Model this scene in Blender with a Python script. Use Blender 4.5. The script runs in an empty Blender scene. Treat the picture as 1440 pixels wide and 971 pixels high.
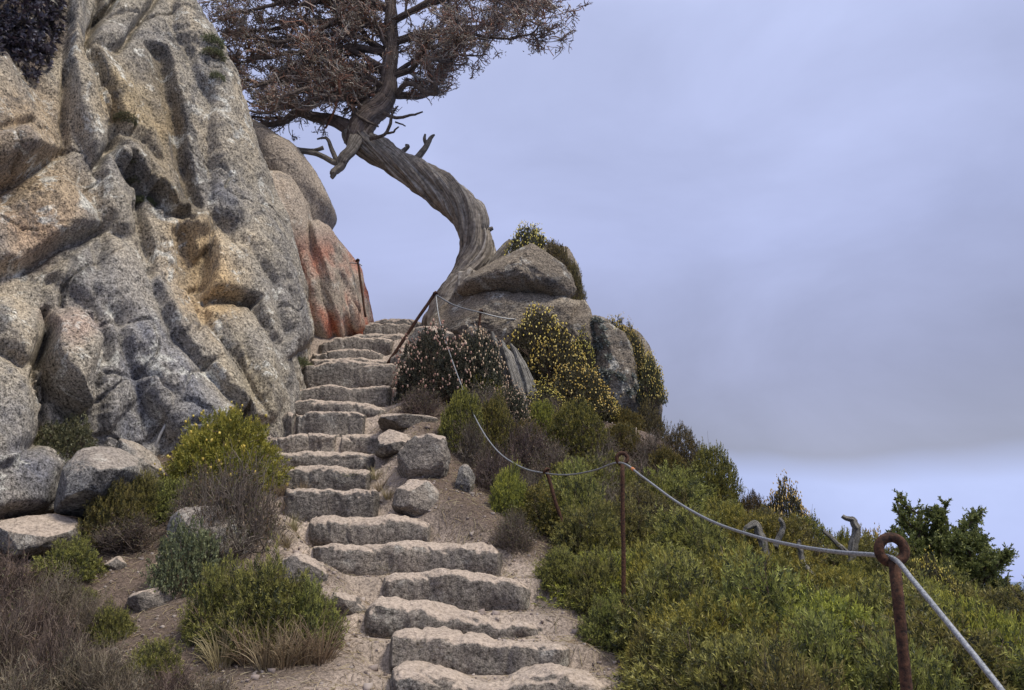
import bpy, math, random
import numpy as np

# ------------------------------------------------------------------ camera, sky, sun, exposure
sc = bpy.context.scene
COL = sc.collection
F, CX, CY = 1247.0, 720.0, 485.5            # focal length and centre, in photograph pixels
EYE = np.array([0.0, 0.0, 1.5])
TILT = math.atan((817.0 - CY) / F)
cam = bpy.data.cameras.new('camera')
cam.sensor_width = 36.0
cam.lens = 36.0 * F / 1440.0
cam.clip_start, cam.clip_end = 0.05, 60000.0
cam_o = bpy.data.objects.new('camera', cam)
COL.objects.link(cam_o)
cam_o.location = EYE
cam_o.rotation_euler = (math.pi / 2 + TILT, 0, 0)
sc.camera = cam_o

SUN_EL, SUN_AZ = math.radians(58), math.radians(120)   # azimuth measured clockwise from +Y
world = bpy.data.worlds.new('World')
sc.world = world
world.use_nodes = True


def build_world():
    nt = world.node_tree
    N, L = nt.nodes, nt.links
    N.clear()
    out = N.new('ShaderNodeOutputWorld')
    mix = N.new('ShaderNodeMixShader')
    sky = N.new('ShaderNodeTexSky')
    sky.sky_type = 'NISHITA'
    sky.sun_disc = False
    sky.sun_elevation = SUN_EL
    sky.sun_rotation = SUN_AZ
    b1 = N.new('ShaderNodeBackground')
    b1.inputs[1].default_value = 0.055
    L.new(sky.outputs[0], b1.inputs[0])
    tc = N.new('ShaderNodeTexCoord')
    sep = N.new('ShaderNodeSeparateXYZ')
    L.new(tc.outputs['Generated'], sep.inputs[0])
    mp = N.new('ShaderNodeMapping')
    mp.inputs['Scale'].default_value = (1.0, 1.0, 2.0)
    L.new(tc.outputs['Generated'], mp.inputs[0])
    n1 = N.new('ShaderNodeTexNoise')
    n1.inputs['Scale'].default_value = 2.3
    n1.inputs['Detail'].default_value = 7
    n1.inputs['Roughness'].default_value = 0.52
    n1.inputs['Distortion'].default_value = 0.4
    L.new(mp.outputs[0], n1.inputs['Vector'])
    # height in the sky, made uneven by the cloud noise
    off = N.new('ShaderNodeMath'); off.operation = 'MULTIPLY_ADD'
    off.inputs[1].default_value = 0.09
    off.inputs[2].default_value = -0.045
    L.new(n1.outputs['Fac'], off.inputs[0])
    ad = N.new('ShaderNodeMath'); ad.operation = 'ADD'
    L.new(sep.outputs['Z'], ad.inputs[0]); L.new(off.outputs[0], ad.inputs[1])
    rp = N.new('ShaderNodeValToRGB')
    els = [(0.0, (.20, .235, .40)), (.10, (.215, .245, .39)), (.135, (.145, .15, .20)), (.22, (.155, .165, .24)),
           (.36, (.185, .205, .315)), (.58, (.225, .25, .37)), (1.0, (.56, .57, .62))]
    e = rp.color_ramp.elements
    while len(e) < len(els):
        e.new(0.5)
    for k, (p, c) in enumerate(els):
        e[k].position = p
        e[k].color = (*c, 1)
    L.new(ad.outputs[0], rp.inputs[0])
    r2 = N.new('ShaderNodeMapRange')
    r2.inputs['From Min'].default_value = .3
    r2.inputs['From Max'].default_value = .7
    r2.inputs['To Min'].default_value = .84
    r2.inputs['To Max'].default_value = 1.16
    L.new(n1.outputs['Fac'], r2.inputs['Value'])
    b2 = N.new('ShaderNodeBackground')
    L.new(rp.outputs[0], b2.inputs[0])
    L.new(r2.outputs[0], b2.inputs[1])
    mix.inputs[0].default_value = 0.9
    L.new(b1.outputs[0], mix.inputs[1])
    L.new(b2.outputs[0], mix.inputs[2])
    L.new(mix.outputs[0], out.inputs[0])


build_world()
sun = bpy.data.lights.new('sun', 'SUN')
sun.energy = 1.5
sun.angle = math.radians(14)
sun.color = (1.0, .93, .80)
sun_o = bpy.data.objects.new('sun', sun)
COL.objects.link(sun_o)
from mathutils import Vector
sd = Vector((math.sin(SUN_AZ) * math.cos(SUN_EL), math.cos(SUN_AZ) * math.cos(SUN_EL), math.sin(SUN_EL)))
sun_o.rotation_euler = sd.to_track_quat('Z', 'Y').to_euler()
sun_o.location = (6, -6, 14)
sc.view_settings.view_transform = 'Standard'
sc.view_settings.look = 'None'
sc.view_settings.gamma = 1.0
sc.view_settings.exposure = 1.3

# ------------------------------------------------------------------ helpers
RNG = np.random.default_rng(7)
CT, ST = math.cos(TILT), math.sin(TILT)


def rays(px, py):
    a = (np.asarray(px, float) - CX) / F
    b = (CY - np.asarray(py, float)) / F
    return np.stack([a, CT - b * ST, ST + b * CT], -1)


def at(px, py, D):
    """world point seen at photograph pixel px, py at the forward distance D"""
    r = rays(px, py)
    return EYE + r * (np.asarray(D, float) / r[..., 1])[..., None]


def proj(P):
    d = P - EYE
    fw = d[..., 1] * CT + d[..., 2] * ST
    up = -d[..., 1] * ST + d[..., 2] * CT
    fw = np.maximum(fw, .05)
    return CX + F * d[..., 0] / fw, CY - F * up / fw


def _hash(ix, iy, iz, seed):
    h = (ix.astype(np.uint32) * np.uint32(374761393) + iy.astype(np.uint32) * np.uint32(668265263)
         + iz.astype(np.uint32) * np.uint32(2147483647) + np.uint32(seed * 7919 + 13) * np.uint32(1274126177))
    h = (h ^ (h >> np.uint32(13))) * np.uint32(1274126177)
    h = (h ^ (h >> np.uint32(15))) * np.uint32(2246822519)
    return h ^ (h >> np.uint32(16))


def noise(p, seed=0):
    """gradient noise about -1..1 at an (n,3) array"""
    p = np.asarray(p, np.float64)
    i = np.floor(p).astype(np.int64)
    f = p - i
    u = f * f * f * (f * (f * 6 - 15) + 10)
    res = 0
    for dx in (0, 1):
        wx = u[:, 0] if dx else 1 - u[:, 0]
        for dy in (0, 1):
            wy = u[:, 1] if dy else 1 - u[:, 1]
            for dz in (0, 1):
                wz = u[:, 2] if dz else 1 - u[:, 2]
                h = _hash(i[:, 0] + dx, i[:, 1] + dy, i[:, 2] + dz, seed)
                gx = (h & np.uint32(1023)).astype(np.float64) / 511.5 - 1
                gy = ((h >> np.uint32(10)) & np.uint32(1023)).astype(np.float64) / 511.5 - 1
                gz = ((h >> np.uint32(20)) & np.uint32(1023)).astype(np.float64) / 511.5 - 1
                res = res + wx * wy * wz * (gx * (f[:, 0] - dx) + gy * (f[:, 1] - dy) + gz * (f[:, 2] - dz))
    return res * 1.25


def fbm(p, octv=4, gain=.5, lac=2.03, seed=0, ridged=False):
    a, s, q = 1.0, 0, np.asarray(p, float)
    for k in range(octv):
        n = noise(q, seed + k * 17)
        s = s + a * ((1 - 2 * np.abs(n)) if ridged else n)
        a *= gain
        q = q * lac + 3.7
    return s


def sstep(a, b, x):
    t = np.clip((x - a) / (b - a), 0, 1)
    return t * t * (3 - 2 * t)


def mesh_np(name, V, faces, smooth=True, cols=None, mat=None, uv=None):
    """faces: (n,3) or (n,4) integer array"""
    V = np.asarray(V, np.float32)
    faces = np.asarray(faces, np.int32)
    k = faces.shape[1]
    me = bpy.data.meshes.new(name)
    me.vertices.add(len(V))
    me.vertices.foreach_set('co', V.ravel())
    me.loops.add(faces.size)
    me.loops.foreach_set('vertex_index', faces.ravel())
    me.polygons.add(len(faces))
    me.polygons.foreach_set('loop_start', np.arange(0, faces.size, k, dtype=np.int32))
    me.polygons.foreach_set('loop_total', np.full(len(faces), k, np.int32))
    me.update(calc_edges=True)
    if smooth:
        me.polygons.foreach_set('use_smooth', np.ones(len(faces), bool))
    if cols is not None:
        at_ = me.color_attributes.new('tint', 'FLOAT_COLOR', 'POINT')
        c = np.ones((len(V), 4), np.float32)
        c[:, :3] = cols
        at_.data.foreach_set('color', c.ravel())
    if uv is not None:
        a2 = me.attributes.new('grain', 'FLOAT_VECTOR', 'POINT')
        a2.data.foreach_set('vector', np.asarray(uv, np.float32).ravel())
    if mat:
        me.materials.append(mat)
    return me


def obj(name, me, parent=None, loc=None, label=None, cat=None, group=None, kind=None):
    o = bpy.data.objects.new(name, me)
    COL.objects.link(o)
    if parent is not None:
        o.parent = parent
    if loc is not None:
        o.location = loc
    tag(o, label, cat, group, kind)
    return o


def tag(o, label=None, cat=None, group=None, kind=None):
    for k, v in (('label', label), ('category', cat), ('group', group), ('kind', kind)):
        if v:
            o[k] = v


def grid_faces(nu, nv, wrap_u=False):
    """vertex index = v*nu+u"""
    uu = np.arange(nu if wrap_u else nu - 1)
    vv = np.arange(nv - 1)
    U, Vv = np.meshgrid(uu, vv)
    U, Vv = U.ravel(), Vv.ravel()
    U1 = (U + 1) % nu
    return np.stack([Vv * nu + U, Vv * nu + U1, (Vv + 1) * nu + U1, (Vv + 1) * nu + U], -1)


def catmull(P, t):
    """P (n,...) control points, t in 0..n-1"""
    P = np.asarray(P, float)
    n = len(P)
    t = np.clip(np.asarray(t, float), 0, n - 1 - 1e-9)
    i = np.floor(t).astype(int)
    f = (t - i).reshape((-1,) + (1,) * (P.ndim - 1))
    g = lambda k: P[np.clip(i + k, 0, n - 1)]
    p0, p1, p2, p3 = g(-1), g(0), g(1), g(2)
    return .5 * (2 * p1 + (p2 - p0) * f + (2 * p0 - 5 * p1 + 4 * p2 - p3) * f ** 2 + (3 * p1 - p0 - 3 * p2 + p3) * f ** 3)


def tube_np(path, rad, sides=8, seed=0, knob=0.0, twist=0.0, cap=True, ridge=0.0):
    """tube round a path (n,3) with radii (n,) -> V, quads, grain"""
    path = np.asarray(path, float)
    n = len(path)
    rad = np.broadcast_to(np.asarray(rad, float), (n,))
    T = np.gradient(path, axis=0)
    T /= np.linalg.norm(T, axis=1)[:, None] + 1e-9
    ref = np.array([0.0, 0, 1]) if abs(T[0, 2]) < .9 else np.array([1.0, 0, 0])
    nrm = np.cross(T[0], ref); nrm /= np.linalg.norm(nrm)
    Ns = [nrm]
    for k in range(1, n):
        v = Ns[-1] - T[k] * np.dot(Ns[-1], T[k])
        Ns.append(v / (np.linalg.norm(v) + 1e-9))
    Ns = np.array(Ns)
    B = np.cross(T, Ns)
    a = np.linspace(0, 2 * np.pi, sides, endpoint=False)
    ln = np.r_[0, np.cumsum(np.linalg.norm(np.diff(path, axis=0), axis=1))]
    A = a[None, :] + twist * ln[:, None]
    R = rad[:, None] * np.ones((1, sides))
    if knob:
        q = np.stack([np.cos(a)[None, :] * 1.6 + 0 * ln[:, None], np.sin(a)[None, :] * 1.6 + 0 * ln[:, None],
                      0 * a[None, :] + ln[:, None] * 1.3], -1).reshape(-1, 3) + seed * 5.1
        R = R * (1 + knob * fbm(q, 4, .6, seed=seed).reshape(n, sides))
    if ridge:
        q = np.stack([np.cos(a)[None, :] * 4.2 + 0 * ln[:, None], np.sin(a)[None, :] * 4.2 + 0 * ln[:, None],
                      0 * a[None, :] + ln[:, None] * .9], -1).reshape(-1, 3) + seed * 2.3
        R = R * (1 + ridge * fbm(q, 3, .55, seed=seed + 4, ridged=True).reshape(n, sides))
    P = path[:, None, :] + R[..., None] * (np.cos(A)[..., None] * Ns[:, None, :] + np.sin(A)[..., None] * B[:, None, :])
    V = P.reshape(-1, 3)
    fc = grid_faces(sides, n, True)
    gr = np.stack([np.cos(a)[None, :] + 0 * ln[:, None], np.sin(a)[None, :] + 0 * ln[:, None], 0 * a[None, :] + ln[:, None]], -1).reshape(-1, 3)
    if cap:
        c0, c1 = len(V), len(V) + 1
        V = np.vstack([V, path[0], path[-1]])
        gr = np.vstack([gr, [0, 0, 0], [0, 0, ln[-1]]])
        s = np.arange(sides); s1 = (s + 1) % sides
        e = (n - 1) * sides
        # quads that fold to a fan, so that every face has four corners
        h = np.arange(0, sides - 1, 2)
        f0 = np.stack([np.full(len(h), c0), (h + 2) % sides, h + 1, h], -1)
        f1 = np.stack([np.full(len(h), c1), e + h, e + h + 1, e + (h + 2) % sides], -1)
        fc = np.vstack([fc, f0, f1])
    return V, fc, gr


class Bag:
    """collects pieces of quads into one mesh"""
    def __init__(s):
        s.V, s.F, s.C, s.G, s.n = [], [], [], [], 0

    def add(s, V, F_, col=None, gr=None):
        s.V.append(V); s.F.append(np.asarray(F_) + s.n)
        if col is not None:
            s.C.append(np.broadcast_to(np.asarray(col, float), (len(V), 3)))
        if gr is not None:
            s.G.append(gr)
        s.n += len(V)

    def mesh(s, name, mat, smooth=True):
        return mesh_np(name, np.vstack(s.V), np.vstack(s.F), smooth, np.vstack(s.C) if s.C else None, mat,
                       np.vstack(s.G) if s.G else None)


# ------------------------------------------------------------------ materials
def new_mat(name):
    m = bpy.data.materials.new(name)
    m.use_nodes = True
    nt = m.node_tree
    b = nt.nodes['Principled BSDF']
    b.inputs['Roughness'].default_value = .9
    b.inputs['Specular IOR Level'].default_value = .2
    return m, nt.nodes, nt.links, b


def n_noise(N, L, vec, scale, detail=4, rough=.55, dist=0.0):
    n = N.new('ShaderNodeTexNoise')
    n.inputs['Scale'].default_value = scale
    n.inputs['Detail'].default_value = detail
    n.inputs['Roughness'].default_value = rough
    n.inputs['Distortion'].default_value = dist
    L.new(vec, n.inputs['Vector'])
    return n.outputs['Fac']


def n_ramp(N, L, fac, stops):
    r = N.new('ShaderNodeValToRGB')
    e = r.color_ramp.elements
    while len(e) < len(stops):
        e.new(.5)
    for k, (p, c) in enumerate(stops):
        e[k].position = p
        e[k].color = (c, c, c, 1) if isinstance(c, (int, float)) else (*c, 1)
    L.new(fac, r.inputs[0])
    return r.outputs[0]


def n_mix(N, L, a, b, fac=1.0, mode='MIX'):
    m = N.new('ShaderNodeMix')
    m.data_type = 'RGBA'
    m.blend_type = mode
    m.clamp_result = False
    for s, v in ((m.inputs[0], fac), (m.inputs[6], a), (m.inputs[7], b)):
        if isinstance(v, (int, float)):
            s.default_value = v if s == m.inputs[0] else (v, v, v, 1)
        elif isinstance(v, tuple):
            s.default_value = (*v, 1)
        else:
            L.new(v, s)
    return m.outputs[2]


def n_bump(N, L, h, strength, dist, normal=None):
    b = N.new('ShaderNodeBump')
    b.inputs['Strength'].default_value = strength
    b.inputs['Distance'].default_value = dist
    L.new(h, b.inputs['Height'])
    if normal is not None:
        L.new(normal, b.inputs['Normal'])
    return b.outputs[0]


def rock_mat(name, c_a, c_b, c_c, speck=1.0, tint=False, lichen=.5, stretch=(1, 1, 1), rot=(0, 0, 0), dust_toplight=0.0):
    m, N, L, b = new_mat(name)
    g = N.new('ShaderNodeNewGeometry')
    pos = g.outputs['Position']
    mp = N.new('ShaderNodeMapping')
    mp.inputs['Scale'].default_value = stretch
    mp.inputs['Rotation'].default_value = rot
    L.new(pos, mp.inputs[0])
    big = n_noise(N, L, mp.outputs[0], .95, 6, .62, .6)
    col = n_ramp(N, L, big, [(.34, c_a), (.5, c_b), (.66, c_c)])
    if tint:
        a = N.new('ShaderNodeAttribute')
        a.attribute_name = 'tint'
        col = n_mix(N, L, col, a.outputs['Color'], 1.0, 'MULTIPLY')
    # crusts of pale and black lichen
    l1 = n_noise(N, L, pos, 4.2, 7, .68, .5)
    f1 = n_ramp(N, L, l1, [(.56, 0.0), (.64, lichen)])
    col = n_mix(N, L, col, (.50, .49, .44), f1)
    l2 = n_noise(N, L, mp.outputs[0], 3.1, 8, .7, .8)
    f2 = n_ramp(N, L, l2, [(.35, lichen * 1.1), (.46, 0.0)])
    col = n_mix(N, L, col, (.085, .08, .078), f2)
    # mineral grain of the granite
    s1 = n_noise(N, L, pos, 44, 4, .75)
    k1 = n_ramp(N, L, s1, [(.36, 1 - .82 * speck), (.47, 1.0), (.63, 1 + .75 * speck)])
    col = n_mix(N, L, col, k1, 1.0, 'MULTIPLY')
    s2 = n_noise(N, L, pos, 120, 2, .6)
    k2 = n_ramp(N, L, s2, [(.36, 1 - .5 * speck), (.5, 1.0), (.64, 1 + .4 * speck)])
    col = n_mix(N, L, col, k2, 1.0, 'MULTIPLY')
    if dust_toplight:
        # sandy soil on the flat tops; paints in their brightness from overhead light too
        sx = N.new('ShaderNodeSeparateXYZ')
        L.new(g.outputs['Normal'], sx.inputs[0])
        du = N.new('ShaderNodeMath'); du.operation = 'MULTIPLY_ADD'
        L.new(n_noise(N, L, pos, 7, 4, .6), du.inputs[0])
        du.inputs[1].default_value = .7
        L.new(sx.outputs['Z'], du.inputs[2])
        fd = n_ramp(N, L, du.outputs[0], [(.82, 0.0), (1.0, dust_toplight)])
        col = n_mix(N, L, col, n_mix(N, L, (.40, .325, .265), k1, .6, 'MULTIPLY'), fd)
    L.new(col, b.inputs['Base Color'])
    h1 = n_noise(N, L, pos, 30, 5, .7)
    h2 = n_noise(N, L, mp.outputs[0], 9, 6, .65, .4)
    nb = n_bump(N, L, h2, .8, .05)
    nb = n_bump(N, L, h1, .9, .014, nb)
    L.new(nb, b.inputs['Normal'])
    return m


M = {}
M['cliff'] = rock_mat('cliff granite', (.155, .15, .152), (.25, .222, .18), (.34, .285, .21), 1.0, True, .75, (1, 1, .55), (0, .5, 0))
M['granite'] = rock_mat('weathered granite', (.13, .13, .132), (.195, .18, .16), (.27, .24, .195), .9, False, .6, dust_toplight=.35)
M['brown_rock'] = rock_mat('brown outcrop rock', (.105, .09, .074), (.185, .152, .118), (.26, .22, .17), .9, False, .6, (1, 1, 2.2), (0, .3, 0))
M['red_rock'] = rock_mat('stained rock', (.22, .185, .155), (.30, .25, .20), (.35, .285, .225), .8, True, .4, (1.6, 1.6, .4), (0, .35, 0))
M['step'] = rock_mat('step stone', (.105, .094, .085), (.15, .132, .115), (.21, .18, .15), .75, False, .25, (1, 1, 1.4), dust_toplight=.85)


def leaf_mat(name, trans=.3, rough=.55):
    m, N, L, b = new_mat(name)
    a = N.new('ShaderNodeAttribute'); a.attribute_name = 'tint'
    oi = N.new('ShaderNodeObjectInfo')
    hv = N.new('ShaderNodeHueSaturation')
    r = N.new('ShaderNodeMapRange')
    r.inputs['To Min'].default_value = .47
    r.inputs['To Max'].default_value = .52
    L.new(oi.outputs['Random'], r.inputs['Value'])
    L.new(r.outputs[0], hv.inputs['Hue'])
    r2 = N.new('ShaderNodeMapRange')
    r2.inputs['To Min'].default_value = .8
    r2.inputs['To Max'].default_value = 1.2
    L.new(oi.outputs['Random'], r2.inputs['Value'])
    L.new(r2.outputs[0], hv.inputs['Value'])
    L.new(a.outputs['Color'], hv.inputs['Color'])
    L.new(hv.outputs[0], b.inputs['Base Color'])
    b.inputs['Roughness'].default_value = rough
    b.inputs['Specular IOR Level'].default_value = .3
    if trans:
        t = N.new('ShaderNodeBsdfTranslucent')
        L.new(hv.outputs[0], t.inputs[0])
        mx = N.new('ShaderNodeMixShader')
        mx.inputs[0].default_value = trans
        L.new(b.outputs[0], mx.inputs[1]); L.new(t.outputs[0], mx.inputs[2])
        L.new(mx.outputs[0], N['Material Output'].inputs[0])
    return m


M['leaf'] = leaf_mat('leaves')
M['twig'] = leaf_mat('dry twigs', 0, .85)
M['flower'] = leaf_mat('flower heads', .15, .7)
M['straw'] = leaf_mat('dry grass', .2, .7)


def wood_mat(name, c1, c2, c3, scale=1.0):
    m, N, L, b = new_mat(name)
    a = N.new('ShaderNodeAttribute'); a.attribute_name = 'grain'
    mp = N.new('ShaderNodeMapping')
    mp.inputs['Scale'].default_value = (4.5, 4.5, .9 * scale)
    L.new(a.outputs['Vector'], mp.inputs[0])
    n1 = n_noise(N, L, mp.outputs[0], 1.6, 6, .65, .8)
    col = n_ramp(N, L, n1, [(.32, c1), (.5, c2), (.68, c3)])
    g = N.new('ShaderNodeNewGeometry')
    n2 = n_noise(N, L, g.outputs['Position'], 22, 4, .6)
    k = n_ramp(N, L, n2, [(.35, .65), (.5, 1.0), (.65, 1.25)])
    L.new(n_mix(N, L, col, k, 1.0, 'MULTIPLY'), b.inputs['Base Color'])
    L.new(n_bump(N, L, n1, 1.0, .05), b.inputs['Normal'])
    return m


M['bark'] = wood_mat('weathered cypress wood', (.075, .062, .052), (.27, .23, .19), (.50, .46, .41))
M['limb'] = wood_mat('limb bark', (.075, .055, .045), (.19, .145, .12), (.33, .28, .245), .6)
M['deadwood'] = wood_mat('bleached dead wood', (.12, .11, .10), (.30, .28, .25), (.46, .44, .40))


def simple(name, c1, c2, scale=30, rough=.8, metal=0.0, bump=.005):
    m, N, L, b = new_mat(name)
    g = N.new('ShaderNodeNewGeometry')
    n1 = n_noise(N, L, g.outputs['Position'], scale, 5, .65)
    L.new(n_ramp(N, L, n1, [(.36, c1), (.64, c2)]), b.inputs['Base Color'])
    b.inputs['Roughness'].default_value = rough
    b.inputs['Metallic'].default_value = metal
    L.new(n_bump(N, L, n1, .8, bump), b.inputs['Normal'])
    return m


M['rust'] = simple('rusted iron', (.022, .014, .012), (.105, .05, .03), 90, .85, .1, .004)
M['cable'] = simple('galvanised cable', (.16, .165, .175), (.36, .37, .39), 160, .5, .6, .002)
M['clamp'] = simple('orange corroded sleeve', (.42, .13, .05), (.62, .28, .12), 120, .7)
M['stake'] = simple('pale stake', (.5, .48, .44), (.66, .64, .6), 60)


def ground_mat():
    m, N, L, b = new_mat('dry soil')
    g = N.new('ShaderNodeNewGeometry'); pos = g.outputs['Position']
    a = N.new('ShaderNodeAttribute'); a.attribute_name = 'tint'
    n1 = n_noise(N, L, pos, 2.2, 6, .6)
    k1 = n_ramp(N, L, n1, [(.35, .78), (.65, 1.22)])
    col = n_mix(N, L, a.outputs['Color'], k1, 1.0, 'MULTIPLY')
    n2 = n_noise(N, L, pos, 60, 4, .7)
    k2 = n_ramp(N, L, n2, [(.36, .5), (.5, 1.0), (.64, 1.4)])
    col = n_mix(N, L, col, k2, 1.0, 'MULTIPLY')
    L.new(col, b.inputs['Base Color'])
    n3 = n_noise(N, L, pos, 26, 6, .7)
    L.new(n_bump(N, L, n3, 1.0, .03), b.inputs['Normal'])
    return m


M['ground'] = ground_mat()


def sea_mat():
    m, N, L, b = new_mat('grey blue sea')
    g = N.new('ShaderNodeNewGeometry')
    mp = N.new('ShaderNodeMapping')
    mp.inputs['Scale'].default_value = (.02, .06, .05)
    L.new(g.outputs['Position'], mp.inputs[0])
    n = n_noise(N, L, mp.outputs[0], 1.0, 8, .6)
    b.inputs['Base Color'].default_value = (.10, .15, .24, 1)
    b.inputs['Roughness'].default_value = .3
    L.new(n_bump(N, L, n, .5, 3.0), b.inputs['Normal'])
    return m


M['sea'] = sea_mat()

# ------------------------------------------------------------------ the stairway, as traced: distance, then (pixel x, top y, bottom y)
z7 = lambda pts, ox=340, oy=600, s=2.571: [(ox + a / s, oy + b / s, oy + c / s) for a, b, c in pts]
z5 = lambda pts: z7(pts, 360, 300, 2.857)
STEPS = [
    (4.40, z7([(525, 885, 985), (590, 878, 985), (760, 903, 985), (920, 930, 985), (1000, 905, 985), (1100, 888, 985), (1220, 912, 985), (1350, 925, 985)])),
    (4.75, z7([(532, 765, 812), (560, 742, 830), (700, 746, 845), (850, 763, 845), (960, 786, 840), (1080, 785, 822), (1205, 791, 802)])),
    (5.10, z7([(432, 660, 745), (490, 613, 760), (600, 630, 745), (720, 662, 740), (850, 688, 740), (950, 700, 735), (1125, 704, 710)])),
    (5.50, z7([(500, 548, 572), (560, 530, 615), (650, 526, 640), (730, 516, 655), (850, 530, 645), (960, 555, 635), (1068, 590, 602)])),
    (5.90, z7([(240, 422, 440), (340, 424, 505), (480, 430, 515), (620, 420, 512), (780, 430, 515), (900, 435, 512), (950, 470, 495)])),
    (6.30, z7([(232, 324, 370), (300, 318, 405), (420, 326, 415), (560, 320, 412), (650, 332, 400), (688, 352, 380)])),
    (6.70, z7([(138, 224, 295), (250, 217, 318), (330, 223, 322), (420, 228, 318), (505, 240, 302)])),
    (7.00, z7([(90, 150, 190), (180, 141, 212), (330, 144, 218), (400, 148, 210), (475, 160, 192)])),
    (7.30, z7([(98, 86, 130), (200, 84, 142), (300, 86, 142), (380, 88, 142), (495, 93, 136)])),
    (7.62, z7([(96, 34, 80), (180, 27, 84), (260, 24, 84), (352, 27, 80)])),
    (7.66, z7([(350, 24, 78), (400, 18, 84), (450, 16, 84), (510, 20, 78)])),
    (8.00, z5([(62, 815, 880), (90, 803, 886), (125, 801, 886), (156, 806, 880)])),
    (7.98, z5([(150, 802, 880), (220, 794, 888), (330, 788, 888), (400, 790, 885), (445, 806, 875)])),
    (8.30, z5([(112, 752, 795), (180, 737, 804), (330, 747, 806), (430, 755, 820), (535, 786, 806)])),
    (8.60, z5([(142, 706, 735), (230, 679, 746), (380, 684, 750), (460, 688, 760), (552, 696, 750)])),
    (9.10, z5([(176, 606, 665), (260, 589, 685), (340, 577, 690), (480, 588, 690), (580, 604, 662)])),
    (9.40, z5([(215, 582, 600), (300, 574, 605), (420, 566, 606), (540, 584, 600)])),
    (9.62, z5([(220, 562, 580), (300, 545, 590), (440, 538, 590), (515, 562, 582)])),
    (9.95, z5([(240, 520, 545), (330, 490, 560), (440, 484, 560), (510, 490, 556), (556, 508, 545)])),
    (10.3, z5([(345, 494, 510), (430, 481, 515), (530, 476, 515), (625, 486, 505)])),
    (10.6, z5([(410, 456, 475), (470, 442, 490), (560, 438, 490), (640, 446, 476)])),
    (10.95, z5([(425, 432, 455), (490, 418, 470), (570, 413, 470), (650, 424, 470), (700, 458, 470)])),
]
STAIR = []          # distance, left X, right X, tread height
for D, pts in STEPS:
    p = np.array(pts)
    W = at(p[:, 0], p[:, 1], np.full(len(p), D))
    STAIR.append((D, W[0, 0], W[-1, 0], np.median(W[:, 2])))
merged = []
for s in STAIR:
    if merged and abs(merged[-1][0] - s[0]) < .12:
        q = merged[-1]
        merged[-1] = (min(q[0], s[0]), min(q[1], s[1]), max(q[2], s[2]), (q[3] + s[3]) / 2)
    else:
        merged.append(s)
STAIR = [(3.3, -.35, .75, .72 + 0.12), (3.7, -.4, .75, .92), (4.05, -.5, .7, 1.00)] + merged

# ------------------------------------------------------------------ the ground
ctrl_px = [  # pixel x, y, distance: bare ground, or ground under the plants
    (-150, 971, 4.3), (0, 971, 4.3), (150, 971, 4.3), (300, 971, 4.3), (440, 971, 4.3),
    (-150, 900, 4.9), (0, 900, 5.0), (150, 900, 5.0), (300, 900, 4.95), (450, 900, 4.85),
    (0, 830, 5.5), (150, 820, 5.6), (300, 830, 5.45), (430, 830, 5.3),
    (-150, 770, 6.0), (0, 760, 6.15), (130, 740, 6.25), (250, 755, 6.15), (380, 760, 5.95),
    (200, 690, 6.8), (310, 690, 6.8), (250, 640, 7.3), (350, 640, 7.2), (365, 600, 7.7),
    (-60, 700, 6.9), (60, 660, 7.2), (390, 545, 8.5), (415, 490, 9.4), (470, 455, 10.5),
    (900, 965, 4.5), (877, 925, 4.95), (840, 900, 5.1), (800, 850, 5.4), (750, 800, 5.8), (720, 760, 6.1), (680, 700, 6.75),
    (650, 650, 7.2), (640, 600, 7.75), (600, 560, 8.5), (590, 520, 9.1), (610, 480, 9.9), (600, 450, 10.9),
    (700, 585, 8.7), (760, 640, 8.2), (830, 660, 8.2), (900, 655, 8.6), (840, 600, 9.2), (720, 530, 9.6), (660, 480, 10.4),
    (780, 740, 6.9), (880, 760, 6.9), (1000, 730, 8.0), (1030, 700, 8.6), (960, 650, 9.0), (930, 620, 9.4),
    (1000, 850, 5.4), (1100, 820, 6.3), (1130, 760, 7.9), (1200, 800, 7.2), (1250, 820, 6.9), (1330, 865, 6.6), (1440, 905, 5.9),
    (1000, 960, 4.2), (1150, 960, 4.0), (1150, 890, 5.0), (1300, 910, 5.2), (1300, 990, 3.9), (1440, 1000, 3.9),
]
cp = np.array(ctrl_px, float)
CW = at(cp[:, 0], cp[:, 1], cp[:, 2])
low = cp[:, 0] > 930
CW[low, 2] -= .13
extra = [(0, -1.5, -.2), (0, 0, 0), (0, 2, .45), (.9, 2.0, .50), (2, 2, .35), (-2, 2, .5), (-4, 2.5, .6), (3.2, 2.5, .2), (4.5, 4, -.3),
         (5.5, 6, -1.3), (5.5, 8, -2.2), (5, 10.5, -3), (3.6, 10.5, -.6), (2.6, 12, -.2), (1.2, 12.5, 2.2), (-.5, 12.3, 4.3), (-1.6, 12.5, 4.6),
         (-3, 13, 4.6), (-6, 13, 5), (-6, 9, 4), (-6, 6, 2.5), (-4.5, 9, 4), (8, 2, -1.5), (8, 8, -4.5), (8, 14, -7), (3, 15, -3),
         (0, 15, 1.5), (-6, 15, 4), (-6, 0, 0), (8, -1.5, -1.5), (-6, -1.5, -.2), (1.8, 10.6, 1.9), (.9, 10.6, 3.0)]
CW = np.vstack([CW, np.array(extra, float)])


def tps_fit(P, z, lam=.02):
    n = len(P)
    r = np.linalg.norm(P[:, None] - P[None], axis=2)
    K = np.where(r > 0, r * r * np.log(r + 1e-12), 0) + lam * np.eye(n)
    A = np.zeros((n + 3, n + 3))
    A[:n, :n] = K; A[:n, n] = 1; A[:n, n + 1:] = P
    A[n, :n] = 1; A[n + 1:, :n] = P.T
    return np.linalg.solve(A, np.r_[z, 0, 0, 0])


TW = tps_fit(CW[:, :2], CW[:, 2])


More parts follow.
